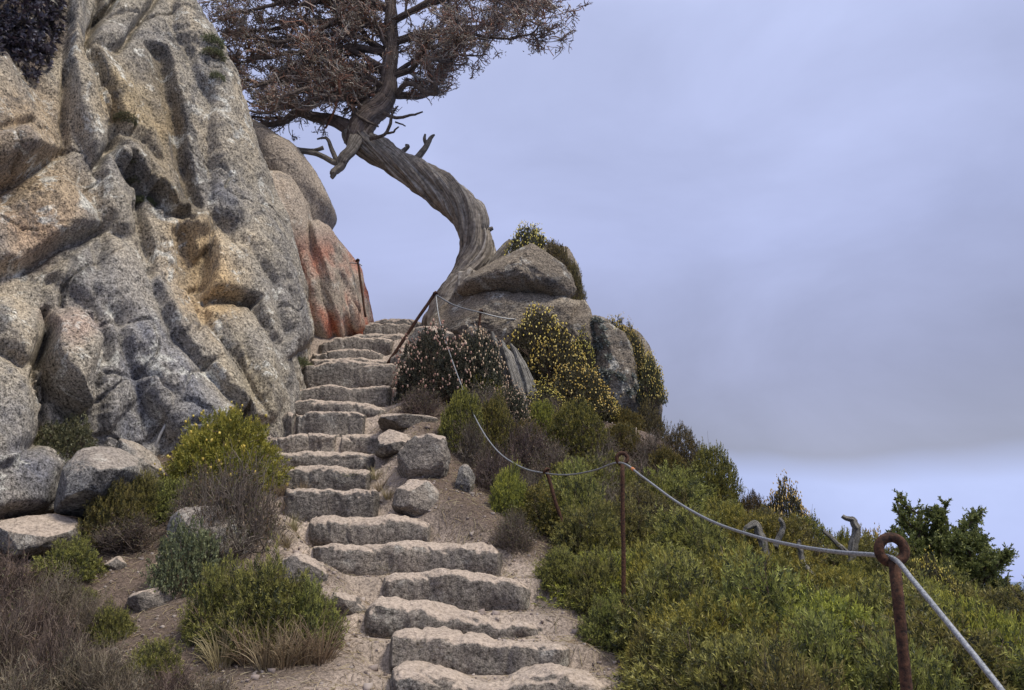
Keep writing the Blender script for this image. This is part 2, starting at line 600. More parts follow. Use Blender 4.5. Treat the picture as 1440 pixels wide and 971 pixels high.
def tps_eval(Q):
    out = np.zeros(len(Q))
    n = len(CW)
    for s in range(0, len(Q), 20000):
        q = Q[s:s + 20000]
        r2 = ((q[:, None] - CW[None, :, :2]) ** 2).sum(2)
        out[s:s + 20000] = (.5 * r2 * np.log(r2 + 1e-12)) @ TW[:n] + TW[n] + q @ TW[n + 1:]
    return out


GX0, GX1, GY0, GY1, GS = -6.0, 8.0, -1.5, 15.0, .035
gx = np.arange(GX0, GX1, GS); gy = np.arange(GY0, GY1, GS)
XX, YY = np.meshgrid(gx, gy)
Q = np.stack([XX.ravel(), YY.ravel()], -1)
base = tps_eval(Q)
sD = np.array([s[0] for s in STAIR]); sL = np.array([s[1] for s in STAIR]); sR = np.array([s[2] for s in STAIR]); sZ = np.array([s[3] for s in STAIR])
wob = .05 * noise(np.stack([Q[:, 0] * 3, Q[:, 1] * 1.5, 0 * Q[:, 0]], -1), 5)
yq = Q[:, 1] + wob
k = np.clip(np.searchsorted(sD, yq - .09) - 1, 0, len(sD) - 1)
k1 = np.clip(k + 1, 0, len(sD) - 1)
tt = np.clip((yq - .09 - sD[k]) / np.maximum(sD[k1] - sD[k], .2), 0, 1)
tread = sZ[k] - .035 + (sZ[k1] - sZ[k]) * (.10 * tt + .25 * sstep(.82, 1, tt))
Lx = np.interp(Q[:, 1], sD, sL) + .10 * noise(np.stack([Q[:, 1] * 1.7, 0 * wob, 0 * wob + 2.2], -1), 8)
Rx = np.interp(Q[:, 1], sD, sR) + .10 * noise(np.stack([Q[:, 1] * 1.7, 0 * wob, 0 * wob + 7.2], -1), 9)
wpath = sstep(-.28, .05, Q[:, 0] - Lx) * sstep(-.30, .05, Rx - Q[:, 0]) * sstep(3.0, 3.4, Q[:, 1]) * (1 - sstep(11.2, 11.7, Q[:, 1]))
n3 = np.stack([Q[:, 0], Q[:, 1], 0 * base], -1)
zz = base * (1 - wpath) + tread * wpath
zz += (1 - .75 * wpath) * (.05 * fbm(n3 * 1.6, 4, seed=3)) + .012 * fbm(n3 * 7, 3, seed=4)
GZ = zz.reshape(XX.shape)
trod = sstep(-.55, .1, Q[:, 0] - Lx) * sstep(-.45, .1, Rx - Q[:, 0]) * (1 - sstep(11.5, 12.5, Q[:, 1]))
trod = np.clip(trod + .35 * fbm(n3 * 1.3, 3, seed=12) * (Q[:, 0] < .5), 0, 1)[:, None]
gcol = np.array([.135, .10, .08]) * (1 - trod) + np.array([.40, .325, .265]) * trod
gme = mesh_np('ground', np.stack([XX.ravel(), YY.ravel(), zz], -1), grid_faces(len(gx), len(gy)), True, gcol, M['ground'])
obj('ground', gme, label='dry brown hillside soil with a paler trodden path', cat='ground', kind='structure')


def gz(x, y):
    u = np.clip((np.asarray(x, float) - GX0) / GS, 0, len(gx) - 1.001)
    v = np.clip((np.asarray(y, float) - GY0) / GS, 0, len(gy) - 1.001)
    i, j = np.floor(u).astype(int), np.floor(v).astype(int)
    fu, fv = u - i, v - j
    return (GZ[j, i] * (1 - fu) + GZ[j, i + 1] * fu) * (1 - fv) + (GZ[j + 1, i] * (1 - fu) + GZ[j + 1, i + 1] * fu) * fv


def hit(px, py, dmin=2.0, dmax=13.0):
    """first point of the ground along the sight line of a pixel (or None)"""
    d = np.linspace(dmin, dmax, 700)
    P = at(np.full(700, px), np.full(700, py), d)
    below = P[:, 2] < gz(P[:, 0], P[:, 1])
    if not below.any():
        return None
    i = int(np.argmax(below))
    p = P[i].copy()
    p[2] = gz(p[0], p[1])
    return p


# the sea
t = np.linspace(0, 2 * np.pi, 97)[:-1]
rr = np.array([30, 200, 1000, 5000, 20000, 45000.])
SV = np.stack([np.outer(rr, np.cos(t)), np.outer(rr, np.sin(t)), np.full((len(rr), 96), -45.)], -1).reshape(-1, 3)
obj('sea', mesh_np('sea', SV, grid_faces(96, len(rr), True), True, None, M['sea']),
    label='calm grey blue sea reaching the horizon below the hill', cat='sea', kind='structure')

# ------------------------------------------------------------------ the cliff
rowpx = [
    [(-170, 780, 5.5), (0, 745, 6.1), (130, 690, 6.95), (250, 640, 7.3), (330, 610, 7.75), (385, 585, 8.05), (408, 535, 8.7), (432, 478, 9.6)],
    [(-170, 570, 5.8), (0, 540, 6.45), (120, 510, 6.95), (230, 470, 7.6), (310, 440, 8.05), (365, 425, 8.45), (395, 405, 9.0), (420, 420, 9.65)],
    [(-170, 340, 6.1), (0, 310, 6.75), (110, 290, 7.25), (210, 260, 7.9), (280, 240, 8.3), (326, 235, 8.7), (352, 240, 9.1), (368, 270, 9.7)],
    [(-170, 130, 6.3), (0, 110, 7.0), (100, 90, 7.5), (190, 80, 8.1), (250, 75, 8.5), (290, 80, 8.85), (303, 95, 9.2), (318, 150, 9.75)],
    [(-170, -60, 6.6), (0, -60, 7.3), (90, -60, 7.8), (160, -60, 8.4), (205, -60, 8.7), (222, -55, 9.0), (238, -40, 9.35), (250, 0, 9.8)],
    [(-170, -230, 7.2), (0, -230, 7.9), (70, -230, 8.4), (125, -230, 8.9), (160, -225, 9.2), (188, -215, 9.5), (205, -190, 9.8), (215, -150, 10.1)],
]
rows = []
for r in rowpx:
    a = np.array(r, float)
    W = at(a[:, 0], a[:, 1], a[:, 2])
    w8 = W[-1] + np.array([-.22, .75, 0]); w9 = W[-1] + np.array([-1.0, 1.6, 0]); w10 = W[-1] + np.array([-2.6, 2.3, 0])
    rows.append(np.vstack([W, w8, w9, w10]))
r0 = rows[0].copy(); r0[:, 2] -= 1.0; r0[:, 1] -= .12
rt = rows[-1] + np.array([-.7, 1.4, .9]); rt2 = rows[-1] + np.array([-2.0, 3.4, .9])
CG = np.array([r0] + rows + [rt, rt2])            # rows upward, columns to the right
NS, NH = 760, 820
ts = np.linspace(0, CG.shape[1] - 1, NS)
th = np.linspace(0, CG.shape[0] - 1, NH)
tmp = catmull(CG, th)                             # NH, cols, 3
SF = catmull(np.swapaxes(tmp, 0, 1), ts)          # NS, NH, 3
SF = np.swapaxes(SF, 0, 1)                        # NH, NS, 3
dS = np.gradient(SF, axis=1); dH = np.gradient(SF, axis=0)
NR = np.cross(dS, dH); NR /= np.linalg.norm(NR, axis=2)[..., None] + 1e-9
P0 = SF.reshape(-1, 3); NR = NR.reshape(-1, 3)
view = P0 - EYE; view /= np.linalg.norm(view, axis=1)[:, None]
front = sstep(-.05, .25, -(view * NR).sum(1))

LOBES = [  # outline in photograph pixels, height of the swelling (m), width of its rounded edge (px)
    ([(103, -60), (125, -60), (122, 60), (140, 110), (156, 160), (157, 205), (135, 240), (118, 205), (98, 150), (92, 100)], .16, 18),
    ([(-90, 60), (10, 72), (38, 122), (70, 170), (85, 215), (40, 230), (-90, 260)], .22, 36),
    ([(142, -60), (165, -60), (145, 20), (138, 20)], .08, 10),
    ([(170, -60), (250, -60), (190, 40), (165, 70), (140, 62), (124, 64), (146, 24)], .09, 22),
    ([(160, 190), (185, 198), (230, 230), (262, 270), (271, 307), (225, 306), (212, 277), (190, 255), (165, 215)], .19, 16),
    ([(135, 240), (160, 207), (175, 220), (190, 262), (196, 330), (160, 325), (140, 290)], .13, 22),
    ([(-90, 300), (10, 285), (55, 250), (90, 245), (130, 290), (150, 325), (75, 352), (30, 382), (-90, 400)], .20, 26),
    ([(-90, 200), (45, 172), (85, 215), (75, 222), (0, 268), (-90, 295)], .12, 16),
    ([(250, -80), (300, -80), (420, 300), (450, 480), (410, 500), (385, 400), (330, 335), (300, 300), (292, 140), (240, 40)], .15, 40),
    ([(128, 66), (150, 66), (185, 110), (215, 170), (232, 225), (185, 196), (160, 185), (143, 110)], .09, 18),
    ([(240, 325), (300, 322), (300, 360), (285, 425), (262, 440), (248, 400)], -.12, 14),
    ([(255, 300), (298, 300), (298, 350), (272, 368), (262, 335)], .15, 14),
    ([(300, 330), (350, 345), (385, 410), (400, 480), (352, 430), (286, 425)], .15, 20),
    ([(286, 430), (352, 432), (395, 490), (402, 560), (385, 592), (335, 510), (300, 470)], .13, 22),
    ([(150, 325), (195, 345), (245, 470), (335, 570), (330, 600), (250, 630), (200, 560), (165, 450), (135, 400)], .17, 36),
    ([(205, 360), (240, 400), (290, 455), (385, 590), (345, 602), (335, 565), (245, 465)], .20, 16),
    ([(62, 445), (100, 428), (128, 440), (147, 480), (132, 540), (130, 582), (105, 590), (80, 565), (58, 520)], .32, 18),
    ([(-90, 425), (20, 415), (60, 440), (63, 470), (45, 515), (0, 490), (-90, 500)], .26, 26),
    ([(-90, 505), (0, 492), (45, 520), (56, 560), (55, 615), (20, 650), (-90, 690)], .26, 26),
    ([(-90, 665), (60, 625), (112, 640), (75, 722), (0, 735), (-90, 760)], .28, 30),
    ([(60, 385), (130, 340), (160, 440), (195, 560), (150, 620), (140, 560), (150, 480), (130, 430)], .10, 24),
    ([(200, 60), (235, 70), (262, 200), (290, 300), (250, 290), (235, 190)], -.16, 26),
]
GROOVES = [
    ([(142, -60), (138, 10), (135, 25), (122, 62)], .22, 3.5), ([(175, -30), (146, 22), (136, 26)], .14, 3), ([(240, -40), (190, 40), (165, 72)], .08, 4),
    ([(-30, 190), (45, 170)], .10, 4), ([(-60, 300), (30, 255), (75, 222), (90, 218)], .14, 4), ([(30, 382), (75, 352), (140, 325)], .16, 5),
    ([(212, 277), (235, 304), (271, 309)], .22, 4), ([(285, 427), (320, 427), (352, 433)], .16, 3.5), ([(55, 545), (85, 577), (105, 592)], .18, 5),
    ([(157, 207), (190, 262), (196, 324), (215, 380)], .12, 5), ([(122, 62), (141, 112), (158, 165), (158, 205), (136, 240)], .12, 4),
    ([(60, 440), (64, 470), (47, 515), (58, 560), (55, 620)], .16, 5), ([(-30, 735), (60, 728), (112, 640)], .12, 5),
    ([(265, 430), (285, 455), (280, 462)], .08, 3), ([(262, 412), (285, 408)], .08, 2.5), ([(0, 260), (15, 240), (45, 232)], .08, 3),
    ([(95, 100), (88, 140), (85, 180), (95, 215)], .10, 5), ([(60, 400), (82, 390)], .06, 2),
]


def poly_sd(poly, x, y):
    """signed distance to a polygon, positive inside"""
    p = np.array(poly, float)
    q = np.roll(p, -1, 0)
    d2 = np.full(x.shape, 1e12)
    ins = np.zeros(x.shape, bool)
    for (ax, ay), (bx, by) in zip(p, q):
        ex, ey = bx - ax, by - ay
        wx, wy = x - ax, y - ay
        tt_ = np.clip((wx * ex + wy * ey) / (ex * ex + ey * ey + 1e-9), 0, 1)
        d2 = np.minimum(d2, (wx - ex * tt_) ** 2 + (wy - ey * tt_) ** 2)
        c = ((ay > y) != (by > y)) & (x < (bx - ax) * (y - ay) / (by - ay + 1e-12) + ax)
        ins ^= c
    d = np.sqrt(d2)
    return np.where(ins, d, -d)


def line_d(pts, x, y):
    d2 = np.full(x.shape, 1e12)
    for (ax, ay), (bx, by) in zip(pts[:-1], pts[1:]):
        ex, ey = bx - ax, by - ay
        wx, wy = x - ax, y - ay
        tt_ = np.clip((wx * ex + wy * ey) / (ex * ex + ey * ey + 1e-9), 0, 1)
        d2 = np.minimum(d2, (wx - ex * tt_) ** 2 + (wy - ey * tt_) ** 2)
    return np.sqrt(d2)


wx_ = 6 * fbm(P0 * 1.8, 3, seed=21); wy_ = 6 * fbm(P0 * 1.8, 3, seed=31)


def relief(x, y):
    h = np.zeros(x.shape)
    for poly, b, w in LOBES:
        p = np.array(poly)
        m = (x > p[:, 0].min() - 3) & (x < p[:, 0].max() + 3) & (y > p[:, 1].min() - 3) & (y < p[:, 1].max() + 3)
        s = np.clip(poly_sd(poly, x[m], y[m]) / w, 0, 1)
        h[m] += 1.2 * b * np.sqrt(1 - (1 - s) ** 2)
    for pts, dep, w in GROOVES:
        p = np.array(pts)
        m = (x > p[:, 0].min() - 4 * w) & (x < p[:, 0].max() + 4 * w) & (y > p[:, 1].min() - 4 * w) & (y < p[:, 1].max() + 4 * w)
        h[m] -= 1.5 * dep * np.exp(-(line_d(pts, x[m], y[m]) / w) ** 2)
    return h


# strata: folds running steeply down to the right
ax_ = P0[:, 0] * .80 + P0[:, 2] * .42 + P0[:, 1] * .35
bx_ = -P0[:, 0] * .42 + P0[:, 2] * .85
fold = np.stack([ax_ * 2.6, bx_ * .55, P0[:, 1] * .5], -1)
nz = .12 * fbm(P0 * .8, 3, seed=41) + .055 * fbm(fold, 3, .45, seed=42, ridged=True) + .024 * fbm(P0 * 4.5, 4, .5, seed=43) \
    + .014 * fbm(P0 * 16, 3, .6, seed=44)
crk = np.abs(noise(np.stack([ax_ * 1.1, bx_ * 1.7, P0[:, 1]], -1) + .25 * fbm(P0 * 2, 3, seed=45)[:, None], 46))
nz -= .05 * np.exp(-(crk / .018) ** 2) * sstep(0, .3, noise(P0 * .7, 47) + .1)
def blur2(h, r=1, times=2):
    h = h.reshape(NH, NS)
    kk = np.ones(2 * r + 1) / (2 * r + 1)
    for _ in range(times):
        for ax in (0, 1):
            hp = np.pad(h, [(r, r) if a == ax else (0, 0) for a in (0, 1)], 'edge')
            h = sum(np.take(hp, range(i, i + h.shape[ax]), ax) for i in range(2 * r + 1)) / (2 * r + 1)
    return h.ravel()


dsp = np.zeros(len(P0))
for it in range(5):
    x, y = proj(P0 + NR * dsp[:, None])
    dsp = .4 * dsp * (it > 0) + (.6 if it else 1.0) * (nz + blur2(front * relief(x + wx_, y + wy_)))
PC = P0 + NR * dsp[:, None]
x, y = proj(PC); x = x + wx_ * 2.5; y = y + wy_ * 2.5
tint = np.ones((len(P0), 3))
ZONES = [  # mineral colour of the rock in places, and zones simply made darker
    ([(-90, 120), (60, 130), (100, 220), (130, 290), (60, 330), (-90, 330)], (1.05, .92, .78), 40),
    ([(125, 66), (170, 80), (240, 170), (250, 300), (190, 200), (150, 160)], (1.12, 1.0, .78), 25),
    ([(235, 320), (300, 320), (350, 430), (300, 470), (250, 420)], (1.15, .98, .74), 25),
    ([(130, 340), (230, 380), (330, 560), (320, 640), (120, 640), (150, 480)], (.93, .97, 1.08), 50),
    ([(-90, 640), (112, 625), (80, 720), (-90, 740)], (.66, .69, .80), 20),
    ([(60, 440), (110, 428), (140, 460), (100, 480)], (1.12, .96, .95), 20),
    ([(200, 70), (232, 80), (262, 200), (300, 320), (262, 300), (235, 190)], (.62, .57, .50), 22),
    ([(160, 190), (262, 270), (271, 307), (225, 306), (190, 255)], (.70, .70, .70), 15),
    ([(-90, -60), (95, -60), (100, 50), (45, 125), (0, 75), (-90, 70)], (.42, .38, .40), 18),
    ([(0, 300), (110, 300), (60, 370), (0, 380)], (1.05, .94, .90), 30),
    ([(300, 470), (400, 520), (390, 600), (330, 560)], (1.0, .95, .82), 30),
]
for poly, c, w in ZONES:
    s = sstep(-w, w, poly_sd(poly, x, y))[:, None] * front[:, None]
    tint *= 1 + (np.array(c) - 1) * s
cme = mesh_np('cliff', PC, grid_faces(NS, NH), True, tint, M['cliff'])
obj('cliff', cme, label='tall folded granite cliff rising left of the stone steps', cat='cliff', kind='structure')


# ------------------------------------------------------------------ rocks
def traced_rock(poly, D, thick, seed, mat, nu=120, nv=60, rough=.05, exp=2.4, lump=.08, back=None, tint=None, fold=0.0, skew=0.0, facets=0, cut=.66):
    """a closed stone with the given outline (photograph pixels) at distance D; thick = half its depth (m)"""
    p = np.array(poly, float)
    W = at(p[:, 0], p[:, 1], np.full(len(p), D))
    c = W.mean(0)
    rel = W - c
    ang = np.arctan2(rel[:, 2], rel[:, 0]); rad = np.hypot(rel[:, 0], rel[:, 2])
    o = np.argsort(ang); ang, rad = ang[o], rad[o]
    # resample the outline densely so that straight edges stay straight
    pp = rel[o][:, [0, 2]]; nx = np.roll(pp, -1, 0)
    dens = np.concatenate([pp + (nx - pp) * f for f in np.linspace(0, 1, 24, endpoint=False)])
    da, dr = np.arctan2(dens[:, 1], dens[:, 0]), np.hypot(dens[:, 0], dens[:, 1])
    o = np.argsort(da); da, dr = da[o], dr[o]
    th_ = np.linspace(-np.pi, np.pi, nu, endpoint=False)
    R = np.interp(th_, da, dr, period=2 * np.pi)
    kk = np.ones(5) / 5
    R = np.convolve(np.r_[R[-2:], R, R[:2]], kk, 'valid')
    ph = np.linspace(-np.pi / 2 + 1e-4, np.pi / 2 - 1e-4, nv)
    cr = np.cos(ph) ** (2 / exp)
    sr = np.sign(np.sin(ph)) * np.abs(np.sin(ph)) ** (2 / exp)
    bk = thick if back is None else back
    Yd = np.where(sr < 0, sr * thick, sr * bk)
    V = np.stack([c[0] + np.outer(cr, R * np.cos(th_)) + skew * Yd[:, None] + 0 * R[None], c[1] + np.outer(Yd, np.ones(nu)),
                  c[2] + np.outer(cr, R * np.sin(th_))], -1).reshape(-1, 3)
    nrm = (V - c) / np.array([R.mean(), .5 * (thick + bk), R.mean()]) ** 2
    nrm /= np.linalg.norm(nrm, axis=1)[:, None] + 1e-9
    sz = R.mean()
    q = V / sz + seed * 3.3
    d = lump * sz * fbm(q * .9, 2, seed=seed) + rough * sz * fbm(q * 2.6, 4, .55, seed=seed + 5)
    d += .010 * fbm(V * 14, 3, .6, seed=seed + 9) - .3 * rough * sz * np.exp(-(noise(q * 1.3, seed + 2) / .03) ** 2)
    if fold:
        fq = np.stack([(V[:, 0] * .9 + V[:, 2] * .35) * 4.2, V[:, 1] * 1.2, (V[:, 2] * .8 - V[:, 0] * .3) * .8], -1)
        d += fold * fbm(fq, 3, .5, seed=seed + 3, ridged=True) * 1.3
    V = V + nrm * d[:, None]
    if facets:
        fr = np.random.default_rng(seed)
        for _ in range(facets):
            n_ = fr.normal(0, 1, 3) + np.array([0, -.8, .35]); n_ /= np.linalg.norm(n_)
            pr = (V - c) @ n_
            hh_ = pr.max() * fr.uniform(cut, cut + .2)
            V = V - n_ * (np.maximum(pr - hh_, 0) * .88)[:, None]
        V = V + nrm * (.012 * sz * fbm(q * 6, 3, .6, seed=seed + 21))[:, None]
    fc = grid_faces(nu, nv, True)
    cols = tint(V) if tint else None
    org = np.array([c[0], c[1], V[:, 2].min()])
    me = mesh_np('rock', V - org, fc[:, ::-1], True, cols, mat)
    return me, org


def rock(name, label, cat, poly, D, thick, seed, mat, group=None, parent=None, **kw):
    pa = np.array(poly)
    h = hit(pa[:, 0].mean(), pa[:, 1].max() - 3)
    if h is not None and thick < .36:
        D = h[1] + thick * .8
    kw.setdefault('facets', 9)
    me, org = traced_rock(poly, D, thick, seed, mat, **kw)
    me.name = name
    return obj(name, me, parent, org, label, cat, group)


def red_tint(V):
    s = fbm(np.stack([V[:, 0] * 3.5 + V[:, 2] * 1.2, V[:, 1] * 1.5, V[:, 2] * 1.3 - V[:, 0]], -1), 4, .55, seed=77)
    px_, py_ = proj(V)
    w = (sstep(-.45, .55, s) * .95 * sstep(310, 390, py_))[:, None]
    g = sstep(.1, .7, -s)[:, None] * .4
    return (np.array([1, 1, 1]) * (1 - w) + np.array([1.25, .47, .33]) * w) * (1 - g) + np.array([.7, .72, .68]) * g


side = obj('rock_buttress', None, loc=at(460, 470, 10.6), label='red stained rock buttress with an overhanging rounded lobe above the stair top', cat='rock')
inv = np.array(side.location)


def lobe(poly, D, thick, seed, label=None, **kw):
    me, org = traced_rock(poly, D, thick, seed, M['red_rock'], nu=130, nv=70, tint=red_tint, **kw)
    me.name = 'rock_lobe'
    return obj('rock_lobe', me, side, org - inv, label)


lobe([(345, 175), (368, 185), (400, 205), (428, 222), (450, 252), (466, 285), (472, 300), (458, 318), (448, 340), (425, 335), (395, 300), (365, 260), (345, 220)], 10.9, .75, 61, 'dark overhanging lobe with a beak like corner', rough=.02, lump=.03, exp=2.6)
lobe([(352, 262), (385, 250), (418, 262), (434, 292), (444, 335), (452, 372), (448, 400), (425, 400), (395, 372), (365, 320)], 10.45, .6, 62, rough=.02, lump=.03, fold=.03)
lobe([(375, 330), (410, 335), (435, 345), (450, 338), (468, 352), (486, 385), (500, 420), (512, 452), (500, 474), (440, 480), (400, 478), (385, 420)], 10.75, .65, 63, 'brick red stained lower face with steep folds', rough=.03, lump=.04, fold=.10, exp=2.8)
lobe([(470, 365), (490, 372), (503, 395), (514, 425), (523, 455), (500, 470), (470, 470), (460, 420)], 11.3, .5, 64, rough=.03, lump=.03, fold=.04)
lobe([(360, 300), (388, 330), (412, 365), (428, 405), (430, 440), (412, 475), (395, 470), (375, 400)], 10.0, .4, 65, rough=.03, lump=.04, fold=.03)

for k_, (xa, ya, xb, yb, w_) in enumerate([(396, 352, 410, 476, 26), (410, 340, 430, 478, 28), (426, 340, 454, 476, 26), (438, 346, 474, 474, 22), (450, 352, 490, 472, 22), (464, 372, 503, 466, 18), (428, 372, 446, 480, 22), (400, 312, 436, 400, 30)]):
    m_ = ((xa + xb) / 2 + 3, (ya + yb) / 2)
    lobe([(xa - w_ * .3, ya), (xa, ya - 6), (xa + w_ * .35, ya + 3), (m_[0] + w_ * .5, m_[1]), (xb + w_ * .55, yb - 12), (xb, yb + 4), (xb - w_ * .55, yb - 6), (m_[0] - w_ * .5, m_[1])],
         10.12 + .10 * k_ + .1 * math.sin(k_ * 2.1), .30, 660 + k_, rough=.07, lump=.08, fold=.025)

# the outcrop the old tree grows on
oc = obj('rock_outcrop', None, loc=at(720, 560, 10.6), label='brown rock outcrop under the leaning tree, right of the stair top', cat='rock')
inv = np.array(oc.location)


def oc_rock(poly, D, thick, seed, label=None, **kw):
    kw.setdefault('fold', .03)
    me, org = traced_rock(poly, D, thick, seed, M['brown_rock'], nu=190, nv=100, facets=5, cut=.84, **kw)
    me.name = 'boulder'
    return obj('boulder', me, oc, org - inv, label)


oc_rock([(640, 420), (655, 402), (690, 382), (722, 366), (745, 358), (772, 366), (795, 385), (806, 412), (803, 428), (780, 434), (740, 424), (700, 424)], 10.6, .62, 71, 'domed boulder on top', rough=.04, lump=.03, exp=2.5)
oc_rock([(608, 462), (612, 440), (630, 424), (680, 420), (740, 422), (790, 432), (828, 440), (834, 480), (825, 560), (740, 580), (650, 520), (612, 490)], 10.9, .8, 72, rough=.05, lump=.05, exp=2.8)
oc_rock([(800, 425), (822, 432), (836, 470), (842, 520), (850, 560), (840, 600), (795, 600), (780, 500)], 10.5, .5, 73, rough=.04, lump=.04)
oc_rock([(828, 452), (850, 458), (876, 478), (890, 520), (896, 560), (890, 600), (840, 610), (830, 520)], 10.4, .5, 74, rough=.05, lump=.05)
oc_rock([(868, 462), (892, 474), (908, 494), (918, 525), (928, 560), (926, 590), (890, 620), (866, 600), (862, 520)], 10.7, .5, 75, rough=.05, lump=.05)
oc_rock([(752, 362), (775, 352), (796, 360), (808, 385), (817, 425), (808, 436), (780, 428), (760, 395)], 10.95, .5, 76, rough=.04, lump=.04)

# single stones lying about
G = M['granite']
rock('boulder', 'grey wedge shaped boulder split from the cliff foot by a crack', 'boulder', [(76, 722), (96, 675), (118, 628), (150, 614), (178, 632), (190, 668), (178, 690), (150, 712), (110, 728)], 6.15, .42, 81, G, rough=.03, lump=.02, exp=2.6, facets=12)
rock('boulder', 'low grey boulder leaning behind the wedge shaped boulder', 'boulder', [(165, 640), (180, 617), (205, 632), (236, 668), (240, 690), (205, 700), (175, 690)], 6.75, .35, 82, G, rough=.05, lump=.05)
rock('boulder', 'pale sandy slab under the wedge shaped boulder', 'boulder', [(-40, 745), (30, 730), (75, 722), (115, 735), (118, 765), (60, 790), (-40, 790)], 6.0, .4, 83, M['step'], rough=.05, lump=.05)
rock('boulder', 'mottled boulder half covered by a creeping plant', 'boulder', [(222, 770), (232, 728), (262, 714), (300, 712), (335, 722), (362, 745), (366, 790), (300, 805), (235, 800)], 5.75, .33, 84, G, rough=.06, lump=.06)
rock('stone', 'flat pale stone left of the long fifth step', 'stone', [(378, 815), (398, 788), (425, 778), (450, 792), (468, 815), (455, 838), (400, 842)], 5.4, .28, 85, M['step'], rough=.06, lump=.06)
rock('stone', 'low stone between the shrub and the lower steps', 'stone', [(440, 850), (470, 832), (500, 838), (515, 865), (490, 885), (450, 880)], 5.1, .25, 86, M['step'], rough=.06, lump=.06)
rock('stone', 'small tan stone alone on the bare soil', 'stone', [(146, 800), (152, 786), (166, 782), (178, 794), (176, 806), (155, 808)], 5.65, .07, 87, M['step'], rough=.08, nu=60, nv=30)
rock('stone', 'pale flat stone in the soil between the shrubs', 'stone', [(182, 850), (196, 826), (225, 822), (246, 834), (244, 858), (205, 866)], 5.2, .18, 88, M['step'], rough=.06, nu=80, nv=40)
rock('stone', 'dusty stone under the dry grass of the big green shrub', 'stone', [(272, 912), (278, 885), (300, 876), (318, 884), (320, 912), (295, 922)], 4.8, .12, 89, M['step'], rough=.06, nu=80, nv=40)
SG = 'stones beside the steps'
rock('stone', 'long flat slab beside the steps below the pink flowered shrub', 'stone', [(530, 603), (538, 586), (565, 582), (600, 585), (622, 590), (618, 606), (570, 608)], 8.1, .25, 90, M['step'], SG, rough=.05, exp=3)
rock('stone', 'rounded stone beside the paired stones of the tenth step', 'stone', [(528, 640), (534, 612), (552, 602), (572, 610), (582, 625), (570, 645), (545, 648)], 7.5, .2, 91, M['step'], SG, rough=.06)
rock('stone', 'largest craggy stone to the right of the upper steps', 'stone', [(556, 672), (560, 640), (575, 620), (605, 612), (628, 618), (634, 645), (626, 675), (585, 682)], 7.25, .28, 92, M['step'], SG, rough=.08, lump=.06)
rock('stone', 'smooth pale stone with a sloping top beside the seventh step', 'stone', [(550, 718), (558, 690), (580, 674), (605, 678), (630, 700), (644, 718), (630, 732), (580, 730)], 6.6, .25, 93, M['step'], SG, rough=.04)
rock('stone', 'small upright stone at the foot of the twiggy bank', 'stone', [(640, 690), (645, 656), (658, 652), (668, 672), (666, 694), (650, 698)], 6.95, .1, 94, G, SG, rough=.06, nu=70, nv=36)
rock('stone', 'flat slab at the stair top behind the leaning post', 'stone', [(572, 478), (590, 460), (620, 462), (640, 472), (630, 492), (590, 496)], 10.2, .3, 95, M['step'], SG, rough=.05)
rock('stone', 'tan stone at the foot of the leaning post', 'stone', [(545, 512), (555, 492), (572, 490), (584, 505), (575, 520), (555, 522)], 9.3, .15, 96, M['step'], SG, rough=.06, nu=70, nv=36)

